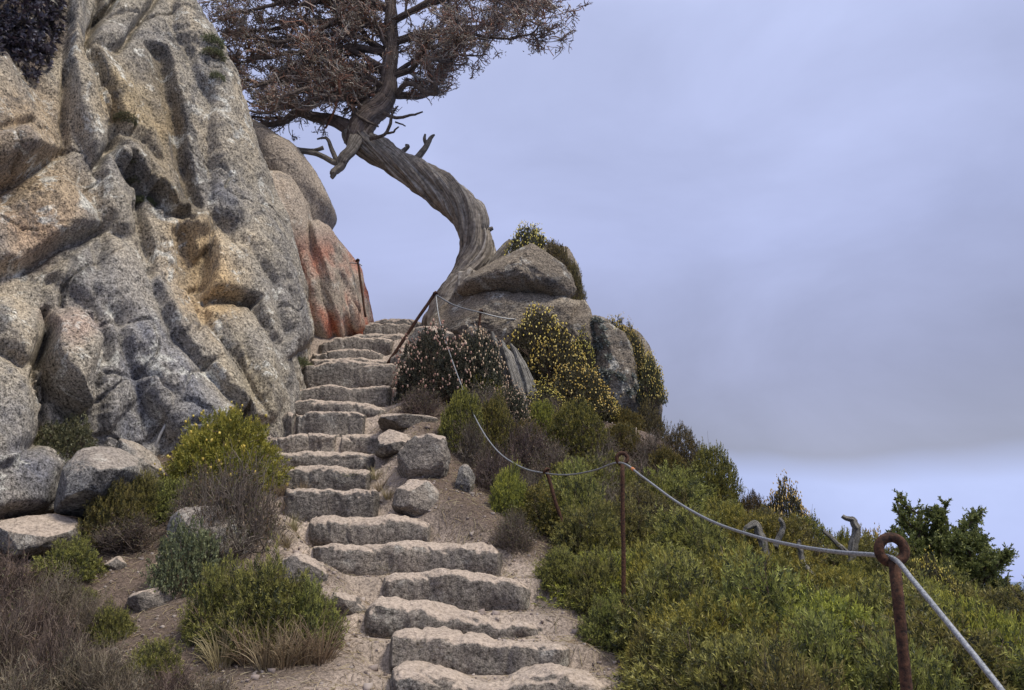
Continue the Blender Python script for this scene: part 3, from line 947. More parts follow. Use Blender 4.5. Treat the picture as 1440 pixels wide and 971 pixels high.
# ------------------------------------------------------------------ the steps
stair = obj('stone_stairway', None, loc=at(700, 971, 4.4), label='flight of rough hewn stone steps climbing to the gap in the rocks', cat='stairway')
inv = np.array(stair.location)
for si, (D, pts) in enumerate(STEPS):
    p = np.array(pts, float)
    nu, nv = 150, 56
    tt = np.linspace(0, 1, nu)
    kp = np.linspace(0, 1, len(p))
    arc = np.interp(tt, kp, p[:, 0])
    top = catmull(p[:, 1], tt * (len(p) - 1)); bot = catmull(p[:, 2], tt * (len(p) - 1))
    ends = np.minimum(tt, 1 - tt)
    Df = D + .05 * noise(np.stack([tt * 2.5, 0 * tt, 0 * tt + si * 7.7], -1), 3) + .10 * (1 - sstep(0, .09, ends))
    T = at(arc, top, Df); Bm = at(arc, bot, Df)
    zt = T[:, 2]; zb = Bm[:, 2] - .10
    zc, hh = (zt + zb) / 2, np.maximum((zt - zb) / 2, .03)
    dep = .24
    a = np.linspace(0, 2 * np.pi, nv, endpoint=False)
    e = 2 / (4.2 + 1.2 * math.sin(si * 2.3))
    ca = np.sign(np.cos(a)) * np.abs(np.cos(a)) ** e; sa = np.sign(np.sin(a)) * np.abs(np.sin(a)) ** e
    endf = (1 - np.clip(1 - ends / .05, 0, 1) ** 2.5) ** .5
    endf = np.maximum(endf, .04)
    Y = Df[None] + dep - dep * (ca[:, None] * endf[None])
    Z = zc[None] + hh[None] * sa[:, None] * (.25 + .75 * endf[None])
    X = np.broadcast_to(T[:, 0][None], Y.shape)
    V = np.stack([X, Y, Z], -1)                   # nv, nu
    V = V.reshape(-1, 3)
    nrm = np.stack([np.zeros_like(Y), -(ca[:, None] * np.ones_like(Y)), sa[:, None] * np.ones_like(Y)], -1).reshape(-1, 3)
    nrm /= np.linalg.norm(nrm, axis=1)[:, None] + 1e-6
    d = .035 * fbm(V * 2.6 + si * 3, 2, .5, seed=si + 90) + .026 * fbm(V * 6 + si * 3, 4, .5, seed=si + 100) + .007 * fbm(V * 22, 3, .6, seed=si + 130) \
        - .014 * np.exp(-(noise(V * np.array([3.1, 3, 3.4]) + si, si + 160) / .04) ** 2)
    V = V + nrm * d[:, None]
    # the quads: u runs along the step, v round the section
    f = grid_faces(nu, nv)
    last = (nv - 1) * nu + np.arange(nu - 1)
    f = np.vstack([f, np.stack([last, last + 1, np.arange(1, nu), np.arange(nu - 1)], -1)])
    org = np.array([V[:, 0].mean(), D, zb.min()])
    me = mesh_np('stone_step', V - org, f[:, ::-1], True, None, M['step'])
    obj('stone_step', me, stair, org - inv)
#VEG#
# ------------------------------------------------------------------ looking up points on the rocks
bpy.context.view_layer.update()
DG = bpy.context.evaluated_depsgraph_get()


def surf(px, py):
    r = rays(px, py)
    ok, loc, nor, *_ = sc.ray_cast(DG, Vector(EYE), Vector(r).normalized())
    return (np.array(loc), np.array(nor)) if ok else (None, None)


# ------------------------------------------------------------------ plant generators
def unit(v):
    return v / (np.linalg.norm(v, axis=-1)[..., None] + 1e-9)


def perp(v):
    r = np.where(np.abs(v[:, 2:3]) < .8, np.array([[0, 0, 1.0]]), np.array([[1.0, 0, 0]]))
    a = unit(np.cross(v, r))
    return a, np.cross(v, a)


def strands(A, B, bend, r0, r1, segs=3, sides=3):
    """many thin curved tubes from A to B; bend = sideways offset of the middle"""
    n = len(A)
    t = np.linspace(0, 1, segs + 1)
    Mid = (A + B) / 2 + bend
    P = ((1 - t) ** 2)[None, :, None] * A[:, None] + (2 * t * (1 - t))[None, :, None] * Mid[:, None] + (t ** 2)[None, :, None] * B[:, None]
    u, w = perp(unit(B - A))
    r = (np.broadcast_to(r0, (n,))[:, None] * (1 - t) + np.broadcast_to(r1, (n,))[:, None] * t)
    ang = np.linspace(0, 2 * np.pi, sides, endpoint=False)
    off = np.cos(ang)[None, :, None] * u[:, None] + np.sin(ang)[None, :, None] * w[:, None]
    V = P[:, :, None] + r[:, :, None, None] * off[:, None]
    V = V.reshape(-1, 3)
    b = grid_faces(sides, segs + 1, True)
    Fc = (b[None] + (np.arange(n) * sides * (segs + 1))[:, None, None]).reshape(-1, 4)
    return V, Fc, np.repeat(np.arange(n), sides * (segs + 1))


def leaves(base_, dirs, ln, wd, rng, curl=.25):
    """one folded diamond for each leaf"""
    n = len(base_)
    u, w = perp(dirs)
    a = rng.uniform(0, 2 * np.pi, n)[:, None]
    side_ = u * np.cos(a) + w * np.sin(a)
    up = np.cross(dirs, side_)
    ln = np.broadcast_to(ln, (n,))[:, None]; wd = np.broadcast_to(wd, (n,))[:, None]
    m = base_ + dirs * ln * .45
    V = np.stack([base_, m + side_ * wd + up * wd * .35, base_ + dirs * ln - up * ln * curl * .4, m - side_ * wd + up * wd * .35], 1).reshape(-1, 3)
    return V, np.arange(4 * n).reshape(n, 4)


def pick(rng, cols, n, w=None):
    c = np.array(cols)[rng.choice(len(cols), n, p=w)]
    return c * rng.uniform(.75, 1.25, (n, 1))


def dome_dirs(rng, n, zmin=-.05):
    z = rng.uniform(zmin, 1, n)
    a = rng.uniform(0, 2 * np.pi, n)
    r = np.sqrt(np.maximum(1 - z * z, 0))
    return np.stack([r * np.cos(a), r * np.sin(a), z], -1)


def bush_meshes(seed, n, per, ll, lw, sl, cols, tips, up=.35, lump=.25, stems=60, fcol=None, nf=0, fs=.03, rmin=.5, stemcol=(.13, .095, .07), loose=.25):
    """foliage, stems (and flowers) of a shrub of unit radius and height"""
    rng = np.random.default_rng(seed)
    d = dome_dirs(rng, n)
    lumpf = lambda q: 1 + lump * noise(q * 2.1 + seed * 1.7, seed) + .6 * lump * noise(q * 4.7 + seed, seed + 3)
    r = (rmin + (1 - rmin) * rng.uniform(0, 1, n) ** .45) * lumpf(d) - sl * .7
    pos = d * r[:, None]
    ax = unit(d + np.array([0, 0, up]) + rng.normal(0, loose, (n, 3)))
    L_ = sl * rng.uniform(.6, 1.3, n)
    t = (np.arange(per) + .6) / per
    bp = pos[:, None] + ax[:, None] * (L_[:, None] * t)[..., None]
    u, w = perp(ax)
    ph = np.arange(per) * 2.4 + rng.uniform(0, 6.28, (n, 1))
    out = np.cos(ph)[..., None] * u[:, None] + np.sin(ph)[..., None] * w[:, None]
    b = np.radians(72 - 50 * t)[None, :, None] + rng.normal(0, .18, (n, per, 1))
    dr = unit(ax[:, None] * np.cos(b) + out * np.sin(b)).reshape(-1, 3)
    nl = n * per
    V, Fc = leaves(bp.reshape(-1, 3), dr, ll * rng.uniform(.65, 1.25, nl), lw * rng.uniform(.7, 1.3, nl), rng)
    c = np.repeat(pick(rng, cols, n), per, 0) * rng.uniform(.8, 1.2, (nl, 1))
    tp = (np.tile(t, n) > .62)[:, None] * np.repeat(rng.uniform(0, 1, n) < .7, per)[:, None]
    c = np.where(tp, .4 * c + .6 * np.array(tips), c)  # yellow young tips; highlights also painted in by brighter tips and darker lower leaves
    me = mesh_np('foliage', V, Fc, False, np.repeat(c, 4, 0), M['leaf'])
    ds = dome_dirs(rng, stems, .05)
    B = ds * lumpf(ds)[:, None] * rng.uniform(.7, .98, stems)[:, None]
    A = np.stack([rng.normal(0, .12, stems), rng.normal(0, .12, stems), np.full(stems, -.12)], -1)
    V1, F1, i1 = strands(A, B, rng.normal(0, .12, (stems, 3)), .016, .006, 4)
    k = stems * 3
    j = rng.integers(0, stems, k)
    A2 = A[j] + (B[j] - A[j]) * rng.uniform(.35, .9, k)[:, None]
    B2 = A2 + unit(ds[j] + rng.normal(0, .6, (k, 3))) * rng.uniform(.15, .4, k)[:, None]
    V2, F2, i2 = strands(A2, B2, rng.normal(0, .04, (k, 3)), .008, .003, 2)
    cs = np.vstack([pick(rng, [stemcol], stems)[i1], pick(rng, [stemcol], k)[i2]])
    ms = mesh_np('stems', np.vstack([V1, V2]), np.vstack([F1, F2 + len(V1)]), True, cs, M['twig'])
    mf = flowers(rng, lumpf, nf, fs, fcol) if nf else None
    return {'foliage': me, 'stems': ms, 'flower_heads': mf}


def blobs(C, rad, rng):
    """small lumpy heads: a jittered cube-sphere each"""
    q = np.array([(x_, y_, z_) for z_ in (-1, 1) for y_ in (-1, 1) for x_ in (-1, 1)], float) / 1.5
    f = np.array([(0, 2, 3, 1), (4, 5, 7, 6), (0, 1, 5, 4), (2, 6, 7, 3), (0, 4, 6, 2), (1, 3, 7, 5)])
    n = len(C)
    V = C[:, None] + np.broadcast_to(rad, (n,))[:, None, None] * (q[None] + rng.normal(0, .22, (n, 8, 3)))
    return V.reshape(-1, 3), (f[None] + (np.arange(n) * 8)[:, None, None]).reshape(-1, 4)


def flowers(rng, lumpf, nf, fs, fcol):
    d = dome_dirs(rng, nf, .0)
    C = d * (lumpf(d) * rng.uniform(.97, 1.1, nf))[:, None]
    V, Fc = blobs(C, fs * rng.uniform(.7, 1.3, nf), rng)
    return mesh_np('flower_heads', V, Fc, False, np.repeat(pick(rng, fcol, nf), 8, 0), M['flower'])


def twig_meshes(seed, n=150, cols=((.13, .10, .085), (.19, .155, .13), (.09, .07, .06)), nl=500, lcol=((.10, .095, .045), (.14, .10, .06)), up=.2):
    """a dry shrub of bare forking twigs with few leaves left"""
    rng = np.random.default_rng(seed)
    d = dome_dirs(rng, n, 0)
    A = np.stack([rng.normal(0, .22, n), rng.normal(0, .22, n), np.full(n, -.1)], -1)
    B = d * rng.uniform(.55, .95, n)[:, None]
    Vs, Fs, Cs = [], [], []
    off = 0
    cc = pick(rng, cols, n)
    P, Dd = (A, B), d
    lev = [(.014, .007, 3, .16), (.007, .0045, 2, .08), (.0045, .0025, 2, .05)]
    for li, (ra, rb, sg, bd) in enumerate(lev):
        V, Fc, ii = strands(P[0], P[1], rng.normal(0, bd, P[0].shape), ra, rb, sg)
        Vs.append(V); Fs.append(Fc + off); Cs.append(cc[ii]); off += len(V)
        if li < 2:
            m = 4 if li == 0 else 3
            j = np.repeat(np.arange(len(P[0])), m)
            s0 = P[0][j] + (P[1] - P[0])[j] * rng.uniform(.45, 1, len(j))[:, None]
            dd = unit(unit(P[1] - P[0])[j] + rng.normal(0, .55, (len(j), 3)) + np.array([0, 0, up]))
            P = (s0, s0 + dd * rng.uniform(.12, .34, len(j))[:, None])
            cc = cc[j] * rng.uniform(.8, 1.2, (len(j), 1))
    ms = mesh_np('twigs', np.vstack(Vs), np.vstack(Fs), True, np.vstack(Cs), M['twig'])
    j = rng.integers(0, len(P[1]), nl)
    V, Fc = leaves(P[1][j] + rng.normal(0, .03, (nl, 3)), unit(rng.normal(0, 1, (nl, 3)) + np.array([0, 0, .5])), .07, .014, rng)
    ml = mesh_np('foliage', V, Fc, False, np.repeat(pick(rng, lcol, nl), 4, 0), M['leaf'])
    return {'twigs': ms, 'foliage': ml, 'flower_heads': None}


def grass_mesh(seed, n=130, cols=((.34, .27, .15), (.42, .35, .21), (.24, .19, .11)), droop=.6, spread=.55):
    rng = np.random.default_rng(seed)
    a = rng.uniform(0, 6.28, n); o = np.stack([np.cos(a), np.sin(a), 0 * a], -1)
    A = o * rng.uniform(0, .25, n)[:, None]
    h = rng.uniform(.5, 1.1, n)
    B = A + o * (spread * rng.uniform(.3, 1.4, n))[:, None] + np.stack([0 * h, 0 * h, h * (1 - droop * rng.uniform(0, 1, n))], -1)
    V, Fc, ii = strands(A, B, np.stack([0 * h, 0 * h, .3 * h], -1), .012, .003, 4)
    return mesh_np('blades', V, Fc, True, pick(rng, cols, n)[ii], M['straw'])


SAGE = [(.085, .094, .036), (.15, .15, .05), (.045, .052, .028), (.17, .155, .06)]
PROTO = {
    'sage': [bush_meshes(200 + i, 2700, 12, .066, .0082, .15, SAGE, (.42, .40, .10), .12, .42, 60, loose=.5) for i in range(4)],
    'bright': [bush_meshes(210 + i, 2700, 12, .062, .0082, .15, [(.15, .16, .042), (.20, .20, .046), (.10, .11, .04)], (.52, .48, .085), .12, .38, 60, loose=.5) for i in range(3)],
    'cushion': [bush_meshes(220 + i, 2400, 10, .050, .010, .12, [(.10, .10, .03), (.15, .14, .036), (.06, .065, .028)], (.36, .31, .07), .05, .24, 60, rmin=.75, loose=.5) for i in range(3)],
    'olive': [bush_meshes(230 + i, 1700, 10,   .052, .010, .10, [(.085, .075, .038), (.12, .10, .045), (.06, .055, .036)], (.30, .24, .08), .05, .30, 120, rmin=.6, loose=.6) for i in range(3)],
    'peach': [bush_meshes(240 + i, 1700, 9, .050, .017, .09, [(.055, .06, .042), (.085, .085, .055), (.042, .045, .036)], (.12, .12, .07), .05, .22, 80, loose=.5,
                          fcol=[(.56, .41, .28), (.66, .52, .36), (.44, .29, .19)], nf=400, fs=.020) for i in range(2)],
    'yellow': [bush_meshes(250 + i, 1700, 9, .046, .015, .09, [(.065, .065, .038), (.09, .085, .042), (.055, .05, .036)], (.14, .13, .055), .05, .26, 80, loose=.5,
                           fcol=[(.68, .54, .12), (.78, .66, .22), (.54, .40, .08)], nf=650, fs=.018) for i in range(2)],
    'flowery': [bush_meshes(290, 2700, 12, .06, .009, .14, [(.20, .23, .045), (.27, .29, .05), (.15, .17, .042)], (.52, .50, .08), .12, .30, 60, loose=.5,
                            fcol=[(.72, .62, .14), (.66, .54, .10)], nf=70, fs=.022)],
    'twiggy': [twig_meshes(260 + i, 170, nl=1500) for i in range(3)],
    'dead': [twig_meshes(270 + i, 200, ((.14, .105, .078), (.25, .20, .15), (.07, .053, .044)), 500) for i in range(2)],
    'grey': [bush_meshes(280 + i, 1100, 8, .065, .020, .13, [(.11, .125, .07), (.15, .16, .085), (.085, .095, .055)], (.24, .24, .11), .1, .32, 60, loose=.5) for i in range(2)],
}
CNT = {}
veg_rng = np.random.default_rng(99)


def plant(kind, base_, rx, ry, h, label, group=None, name='shrub', rot=None, tilt=(0, 0), grass=None):
    i = CNT.get(kind, 0); CNT[kind] = i + 1
    ms = PROTO[kind][i % len(PROTO[kind])]
    e_ = obj(name, None, None, base_, label, 'shrub', group)
    e_.rotation_euler = (tilt[0], tilt[1], veg_rng.uniform(0, 6.28) if rot is None else rot)
    e_.scale = (rx * 1.16, ry * 1.16, h * 1.04)
    for nm, me in ms.items():
        if me is not None:
            c = obj(nm, me, e_, kind='stuff' if nm == 'flower_heads' else None)
            if nm == 'flower_heads' and kind == 'peach':
                c['label'] = 'pale peach pink flower heads'
    if grass is not None:
        obj('dry_grass', grass, e_)
    return e_


def bush(kind, x0, y0, x1, y1, label, group=None, D=None, name='shrub', back=.5, on_rock=False, grass=None):
    """a shrub that covers this box of the photograph, standing on the ground there"""
    xm = (x0 + x1) / 2
    if D is None:
        p = surf(xm, y1)[0] if on_rock else hit(xm, y1 - 2)
        if p is None:
            p = at(xm, y1, 8.0)
        D = p[1]
    r = (x1 - x0) / 2 * D / F
    Dc = D + r * back
    top = at(xm, y0, Dc)
    bot = at(xm, y1, D)
    zb = bot[2] if on_rock else min(gz(top[0], Dc), bot[2] + .25)
    h = max(top[2] - zb, r * .5)
    return plant(kind, (top[0], Dc, zb - .03), r, r * .9, h * 1.02, label, group, name, grass=grass)


# ---- left bank
bush('flowery', 252, 584, 390, 700, 'bright yellow green shrub with small yellow flowers against the cliff foot')
bush('twiggy', 285, 650, 398, 790, 'dark twiggy shrub below the bright yellow green shrub by the steps')
bush('twiggy', 250, 660, 330, 760, 'thin brown twigs between the bright shrub and the mottled boulder')
LB = 'low green shrubs on the left bank'
bush('sage', 126, 680, 200, 772, 'loose green shrub at the foot of the wedge shaped boulder', LB)
bush('sage', 180, 668, 232, 745, 'narrow green shrub against the right side of the wedge shaped boulder', LB)
bush('sage', 215, 672, 280, 740, 'small yellowish shrub left of the dark twiggy shrub', LB)
bush('twiggy', 130, 720, 235, 785, 'brown undergrowth below the loose green shrub')
bush('grey', 225, 735, 310, 800, 'small leaved creeping plant over the mottled boulder', D=5.45)
bush('sage', 62, 757, 146, 822, 'rounded green shrub among the dry brown brush', LB)
bush('sage', 134, 850, 190, 905, 'small grey green shrub at the edge of the bare soil', LB)
bush('sage', 180, 898, 258, 965, 'green shrub low on the bare soil beside the dry brush', LB)
bush('sage', 98, 820, 138, 850, 'tiny green shrub beside the rounded green shrub', LB)
bush('sage', 268, 795, 350, 905, 'left part of the green shrub with hanging dry grass', LB)
big = bush('sage', 305, 790, 440, 920, 'largest green shrub on the left bank with straw hanging under it', LB)
bush('sage', 400, 818, 482, 920, 'right shoulder of the largest green shrub next to the lower steps', LB)
bush('grey', 402, 500, 440, 545, 'small green tuft in the corner between cliff and steps')
bush('grey', 50, 585, 140, 645, 'creeping weeds with yellow specks on the ledge above the wedge shaped boulder', on_rock=True)
bush('olive', 370, 572, 398, 610, 'tiny dark tuft at the end of the split step')
DG_ = 'dry brown brush on the left bank'
for (a, b, c, d) in [(-60, 770, 70, 880), (40, 800, 130, 890), (-60, 850, 60, 971), (40, 870, 140, 985), (110, 900, 200, 1000), (-40, 930, 90, 1040), (190, 930, 300, 1010), (-30, 790, 40, 850), (0, 830, 90, 930), (70, 900, 160, 990), (100, 830, 170, 910), (-50, 730, 30, 800), (250, 940, 340, 1020), (140, 940, 240, 1020)]:
    bush('dead', a, b, c, d, 'bare grey brown dry brush in the lower left bank', DG_, name='dry_shrub')

# ---- dry grass tufts, each a plant
GR = [grass_mesh(310 + i) for i in range(3)]


def tuft(px, py, r, h, label, group='dry grass tufts', mesh=None, i=[0]):
    p = hit(px, py)
    if p is None:
        return
    o = obj('grass_tuft', (GR[i[0] % 3] if mesh is None else mesh), None, (p[0], p[1], p[2] - .02), label, 'grass tuft', group)
    i[0] += 1
    o.rotation_euler = (0, 0, veg_rng.uniform(0, 6.28)); o.scale = (r, r, h)


for px, py in [(300, 905), (325, 925), (350, 935), (375, 940), (400, 938), (425, 935), (450, 930), (340, 905), (380, 915), (415, 912), (445, 905), (310, 940)]:
    tuft(px, py, .2, .25, 'straw coloured grass tuft hanging below the largest green shrub', 'dry grass under the green shrub')
for px, py in [(405, 720), (412, 745), (400, 770), (395, 700), (425, 705)]:
    tuft(px, py, .10, .14, 'straw coloured grass tuft left of the middle steps', 'dry grass left of the steps')
for px, py in [(535, 690), (545, 705), (528, 675), (625, 612), (655, 690)]:
    tuft(px, py, .10, .12, 'straw coloured grass tuft among the stones right of the steps', 'dry grass right of the steps')
GRN = grass_mesh(330, 60, ((.10, .12, .05), (.20, .19, .09), (.30, .25, .12)), .8, .8)
for px, py in [(600, 922), (622, 926), (580, 918), (510, 682), (495, 680), (480, 684), (475, 800), (545, 803), (395, 608), (30, 900), (60, 930), (20, 960), (90, 950)]:
    tuft(px, py, .11, .11, 'sparse half green grass tuft', 'half green grass tufts', GRN)

# ---- right bank near the outcrop
bush('peach', 560, 468, 660, 570, 'dark shrub with peach flowers below the leaning post')
bush('peach', 625, 470, 715, 575, 'dark peach flowered shrub against the grey split stump')
bush('peach', 690, 545, 745, 610, 'peach flowered clump below the grey split stump')
bush('yellow', 716, 440, 806, 515, 'dense shrub of yellow flowers on the outcrop beside the split stump', on_rock=True, D=9.85)
bush('yellow', 738, 478, 826, 550, 'second tier of yellow flowers below the dense yellow shrub', on_rock=True, D=9.6)
bush('yellow', 758, 520, 858, 610, 'yellow flowered clump below the outcrop rocks', D=9.3)
bush('yellow', 725, 540, 790, 610, 'yellow flowered clump between the split stump and the green dome', D=9.1)
bush('yellow', 805, 555, 870, 615, 'sparse yellow flowered clump under the succulents', D=9.6)
bush('bright', 652, 526, 708, 580, 'small bright green shrub under the peach flowered shrub')
bush('cushion', 620, 545, 680, 640, 'dark green cushion shrub beside the long flat slab')
bush('cushion', 668, 560, 725, 645, 'olive cushion shrub behind the slack cable')
bush('cushion', 768, 568, 856, 660, 'large rounded green cushion shrub, a dome in the middle of the bank')
bush('cushion', 845, 592, 900, 640, 'yellowish cushion shrub at the foot of the outcrop')
bush('cushion', 712, 684, 815, 755, 'yellow green cushion shrub behind the short leaning post')
bush('bright', 690, 655, 740, 730, 'loose green shrub where the cable reaches the short leaning post')
bush('cushion', 840, 575, 905, 640, 'olive cushion shrub under the pale succulents', D=9.6)
bush('olive', 885, 570, 940, 640, 'brownish shrub filling the gap under the right outcrop rock', D=9.8)
bush('cushion', 700, 590, 770, 650, 'bright mossy cushion shrub below the peach flowered clump')
bush('bright', 735, 565, 790, 620, 'yellow green shrub between the stump and the large cushion dome')
bush('cushion', 830, 640, 890, 700, 'low cushion shrub right of the large cushion dome')
bush('yellow', 800, 470, 835, 520, 'small yellow flowered clump in the outcrop cleft', on_rock=True, D=9.95)
TWG = 'brown twiggy scrub on the right bank'
for (a, b, c, d) in [(690, 595, 770, 670), (730, 625, 815, 700), (660, 630, 730, 700), (810, 640, 880, 710), (640, 590, 690, 660), (760, 660, 840, 720), (860, 650, 930, 720), (690, 715, 750, 780), (560, 545, 620, 590), (640, 545, 720, 610), (700, 600, 790, 660), (800, 600, 870, 670), (880, 610, 950, 670), (745, 560, 800, 620), (700, 660, 770, 720), (820, 680, 900, 740)]:
    bush('twiggy', a, b, c, d, 'brown twiggy scrub between the green shrubs of the right bank', TWG)
bush('yellow', 714, 320, 776, 368, 'small flowering shrub crowning the domed boulder', on_rock=True, D=10.6)
bush('olive', 756, 338, 806, 388, 'dark mat of plants over the back of the domed boulder', D=10.35, on_rock=True)
bush('olive', 788, 368, 822, 436, 'dark plants hanging down the right side of the domed boulder', D=10.4, on_rock=True)
# ridge
RG = 'rounded shrubs along the ridge'
for k_, (a, b, c, d, kd) in enumerate([(960, 632, 1036, 740, 'cushion'), (905, 628, 970, 700, 'cushion'), (925, 600, 985, 660, 'olive'), (980, 668, 1032, 745, 'cushion'), (1070, 682, 1132, 745, 'yellow'),
                                       (1030, 690, 1080, 760, 'olive'), (1095, 728, 1170, 800, 'cushion'), (1150, 745, 1215, 810, 'cushion'), (1040, 730, 1110, 800, 'twiggy'), (890, 680, 950, 750, 'cushion'),
                                       (1195, 760, 1260, 830, 'yellow'), (1240, 775, 1300, 850, 'olive'), (1270, 790, 1340, 880, 'yellow'), (850, 660, 905, 720, 'cushion'), (930, 690, 985, 760, 'olive'), (1000, 740, 1060, 800, 'twiggy')]):
    lab = {'cushion': 'rounded olive green cushion shrub on the ridge above the cable', 'olive': 'dull brownish green shrub on the ridge above the cable',
           'twiggy': 'bare brown scrub on the ridge above the cable', 'yellow': 'yellow flecked shrub on the ridge near the young conifer'}[kd]
    bush(kd, a, b, c, d, lab, RG)

# ---- the thicket below the ridge
th_rng = np.random.default_rng(5)
post3 = at(790, 730, 6.2)
bnd_y = np.array([600, 640, 700, 780, 850, 925, 971, 1100]); bnd_x = np.array([690, 700, 735, 790, 842, 905, 945, 1050])
pts_ = []
tries = 0
while tries < 9000:
    tries += 1
    X, Y = th_rng.uniform(.3, 5.2), th_rng.uniform(2.7, 9.2)
    Z = float(gz(X, Y))
    px, py = proj(np.array([X, Y, Z]))
    if py < 690 or px > 1640 or py > 1150 or px < np.interp(py, bnd_y, bnd_x) + 12 or py < np.interp(px, [900, 1000, 1130, 1250, 1440], [700, 745, 800, 840, 890]):
        continue
    if math.hypot(X - .85, Y - 2) < .75 or (math.hypot(X - post3[0], Y - post3[1] + .35) < .3):
        continue
    if any((X - a) ** 2 + (Y - b) ** 2 < .31 ** 2 for a, b, *_ in pts_):
        continue
    pts_.append((X, Y, Z, px, py))
pts_.sort(key=lambda q: q[1])
TH = 'shrubs of the green thicket beside the fence'
for X, Y, Z, px, py in pts_:
    r_ = th_rng.uniform(.22, .38)
    kd = 'sage' if th_rng.uniform() < .62 else 'bright'
    if py < 800 and px > 900 and th_rng.uniform() < .35:
        kd = 'olive'
    hgt = th_rng.uniform(.20, .50)
    lab = {'sage': 'narrow leaved grey green shrub in the thicket beside the fence', 'bright': 'narrow leaved yellow green shrub in the thicket beside the fence',
           'olive': 'dull olive shrub among the green thicket beside the fence'}[kd]
    lab = ('tall ' if hgt > .37 else 'low ') + lab
    if px < np.interp(py, bnd_y, bnd_x) + 75:
        lab = lab.replace('in the thicket beside the fence', 'on the thicket edge along the path').replace('among the green thicket beside the fence', 'on the thicket edge along the path')
    elif py < 840 and px > 1000:
        lab = lab.replace('in the thicket beside the fence', 'in the upper thicket below the ridge scrub').replace('among the green thicket beside the fence', 'in the upper thicket below the ridge scrub')
    elif math.hypot(X - 1.0, Y - 2.6) < 1.1:
        lab = lab.replace('in the thicket beside the fence', 'in the thicket around the thick ringed post').replace('among the green thicket beside the fence', 'in the thicket around the thick ringed post')
    plant(kd, (X, Y, Z - .04), r_, r_, hgt, lab, TH)

for k_, (a, b, c, d, lab) in enumerate([(752, 772, 822, 835, 'low grey green shrub at the foot of the short leaning post'), (800, 775, 872, 868, 'grey green shrub on the path edge between the two middle posts'),
                                        (818, 835, 892, 912, 'shrub on the path edge just above the foot of the tall thin post'), (805, 735, 872, 810, 'yellow green shrub behind the path edge right of the short leaning post'), (880, 880, 950, 975, 'shrub on the path edge below the tall thin post')]):
    bush('bright' if k_ == 3 else 'sage', a, b, c, d, lab, TH)

# ---- succulents and hanging plants on the rocks
def rosette(seed, n=16, cols=((.20, .25, .25), (.27, .31, .31), (.16, .20, .21))):
    rng = np.random.default_rng(seed)
    k_ = np.arange(n)
    a = k_ * 2.4; el = np.radians(15 + 65 * (1 - k_ / n))
    d = np.stack([np.cos(a) * np.sin(el), np.sin(a) * np.sin(el), np.cos(el)], -1)
    V, Fc = leaves(d * .08, d, .9 * (.55 + .45 * (1 - k_ / n)), .2, rng)
    return V, Fc, np.repeat(pick(rng, cols, n), 4, 0)


def rosette_mesh(seed, cols, m=1):
    bg = Bag()
    rng = np.random.default_rng(seed)
    for j in range(m):
        V, Fc, c = rosette(seed + j, cols=cols)
        bg.add(V * rng.uniform(.7, 1.1) + (rng.normal(0, .7, 3) * np.array([1, 1, .25]) if m > 1 else 0), Fc, c)
    return bg.mesh('rosette', M['leaf'], False)


RO = [rosette_mesh(400, ((.17, .185, .17), (.25, .265, .24), (.12, .125, .11))), rosette_mesh(401, ((.09, .08, .085), (.17, .155, .16), (.06, .05, .055))), rosette_mesh(402, ((.30, .33, .30), (.38, .40, .36)))]


def on_face(px, py, me, size, name, label, cat, group):
    p, n_ = surf(px, py)
    if p is None or p[1] > 14:
        return
    o = obj(name, me, None, p - n_ * size * .05, label, cat, group)
    o.rotation_euler = Vector(n_ + np.array([0, -.2, .35])).to_track_quat('Z', 'Y').to_euler()
    o.scale = (size,) * 3


for k_ in range(26):
    a, b = [(845, 478), (857, 525), (888, 548), (840, 462)][k_ % 4]
    on_face(a + veg_rng.normal(0, 7), b + veg_rng.normal(0, 8), RO[0], veg_rng.uniform(.07, .12), 'succulent', 'grey blue succulent rosette on the outcrop face', 'succulent', 'grey blue succulents on the outcrop')
for k_ in range(44):
    on_face(912 + veg_rng.normal(0, 7), 560 + veg_rng.uniform(-50, 25), RO[1], veg_rng.uniform(.06, .095), 'succulent', 'dark purple succulent rosette in the cluster at the right edge of the outcrop', 'succulent', 'dark purple succulents on the outcrop')
for k_ in range(9):
    on_face(888 + veg_rng.normal(0, 10), 592 + veg_rng.normal(0, 6), RO[2], veg_rng.uniform(.08, .12), 'succulent', 'pale chalky succulent rosette at the foot of the outcrop', 'succulent', 'pale succulents at the outcrop foot')
for (a, b, c, d, lab) in [(846, 448, 885, 500, 'dark flowering plants on top of the outcrop beside the grey blue succulents'), (868, 462, 905, 520, 'dark mat of plants between the two right outcrop rocks'), (890, 500, 932, 560, 'dark plants hanging over the right edge of the outcrop')]:
    bush('yellow', a, b, c, d, lab, on_rock=True, D=10.05)

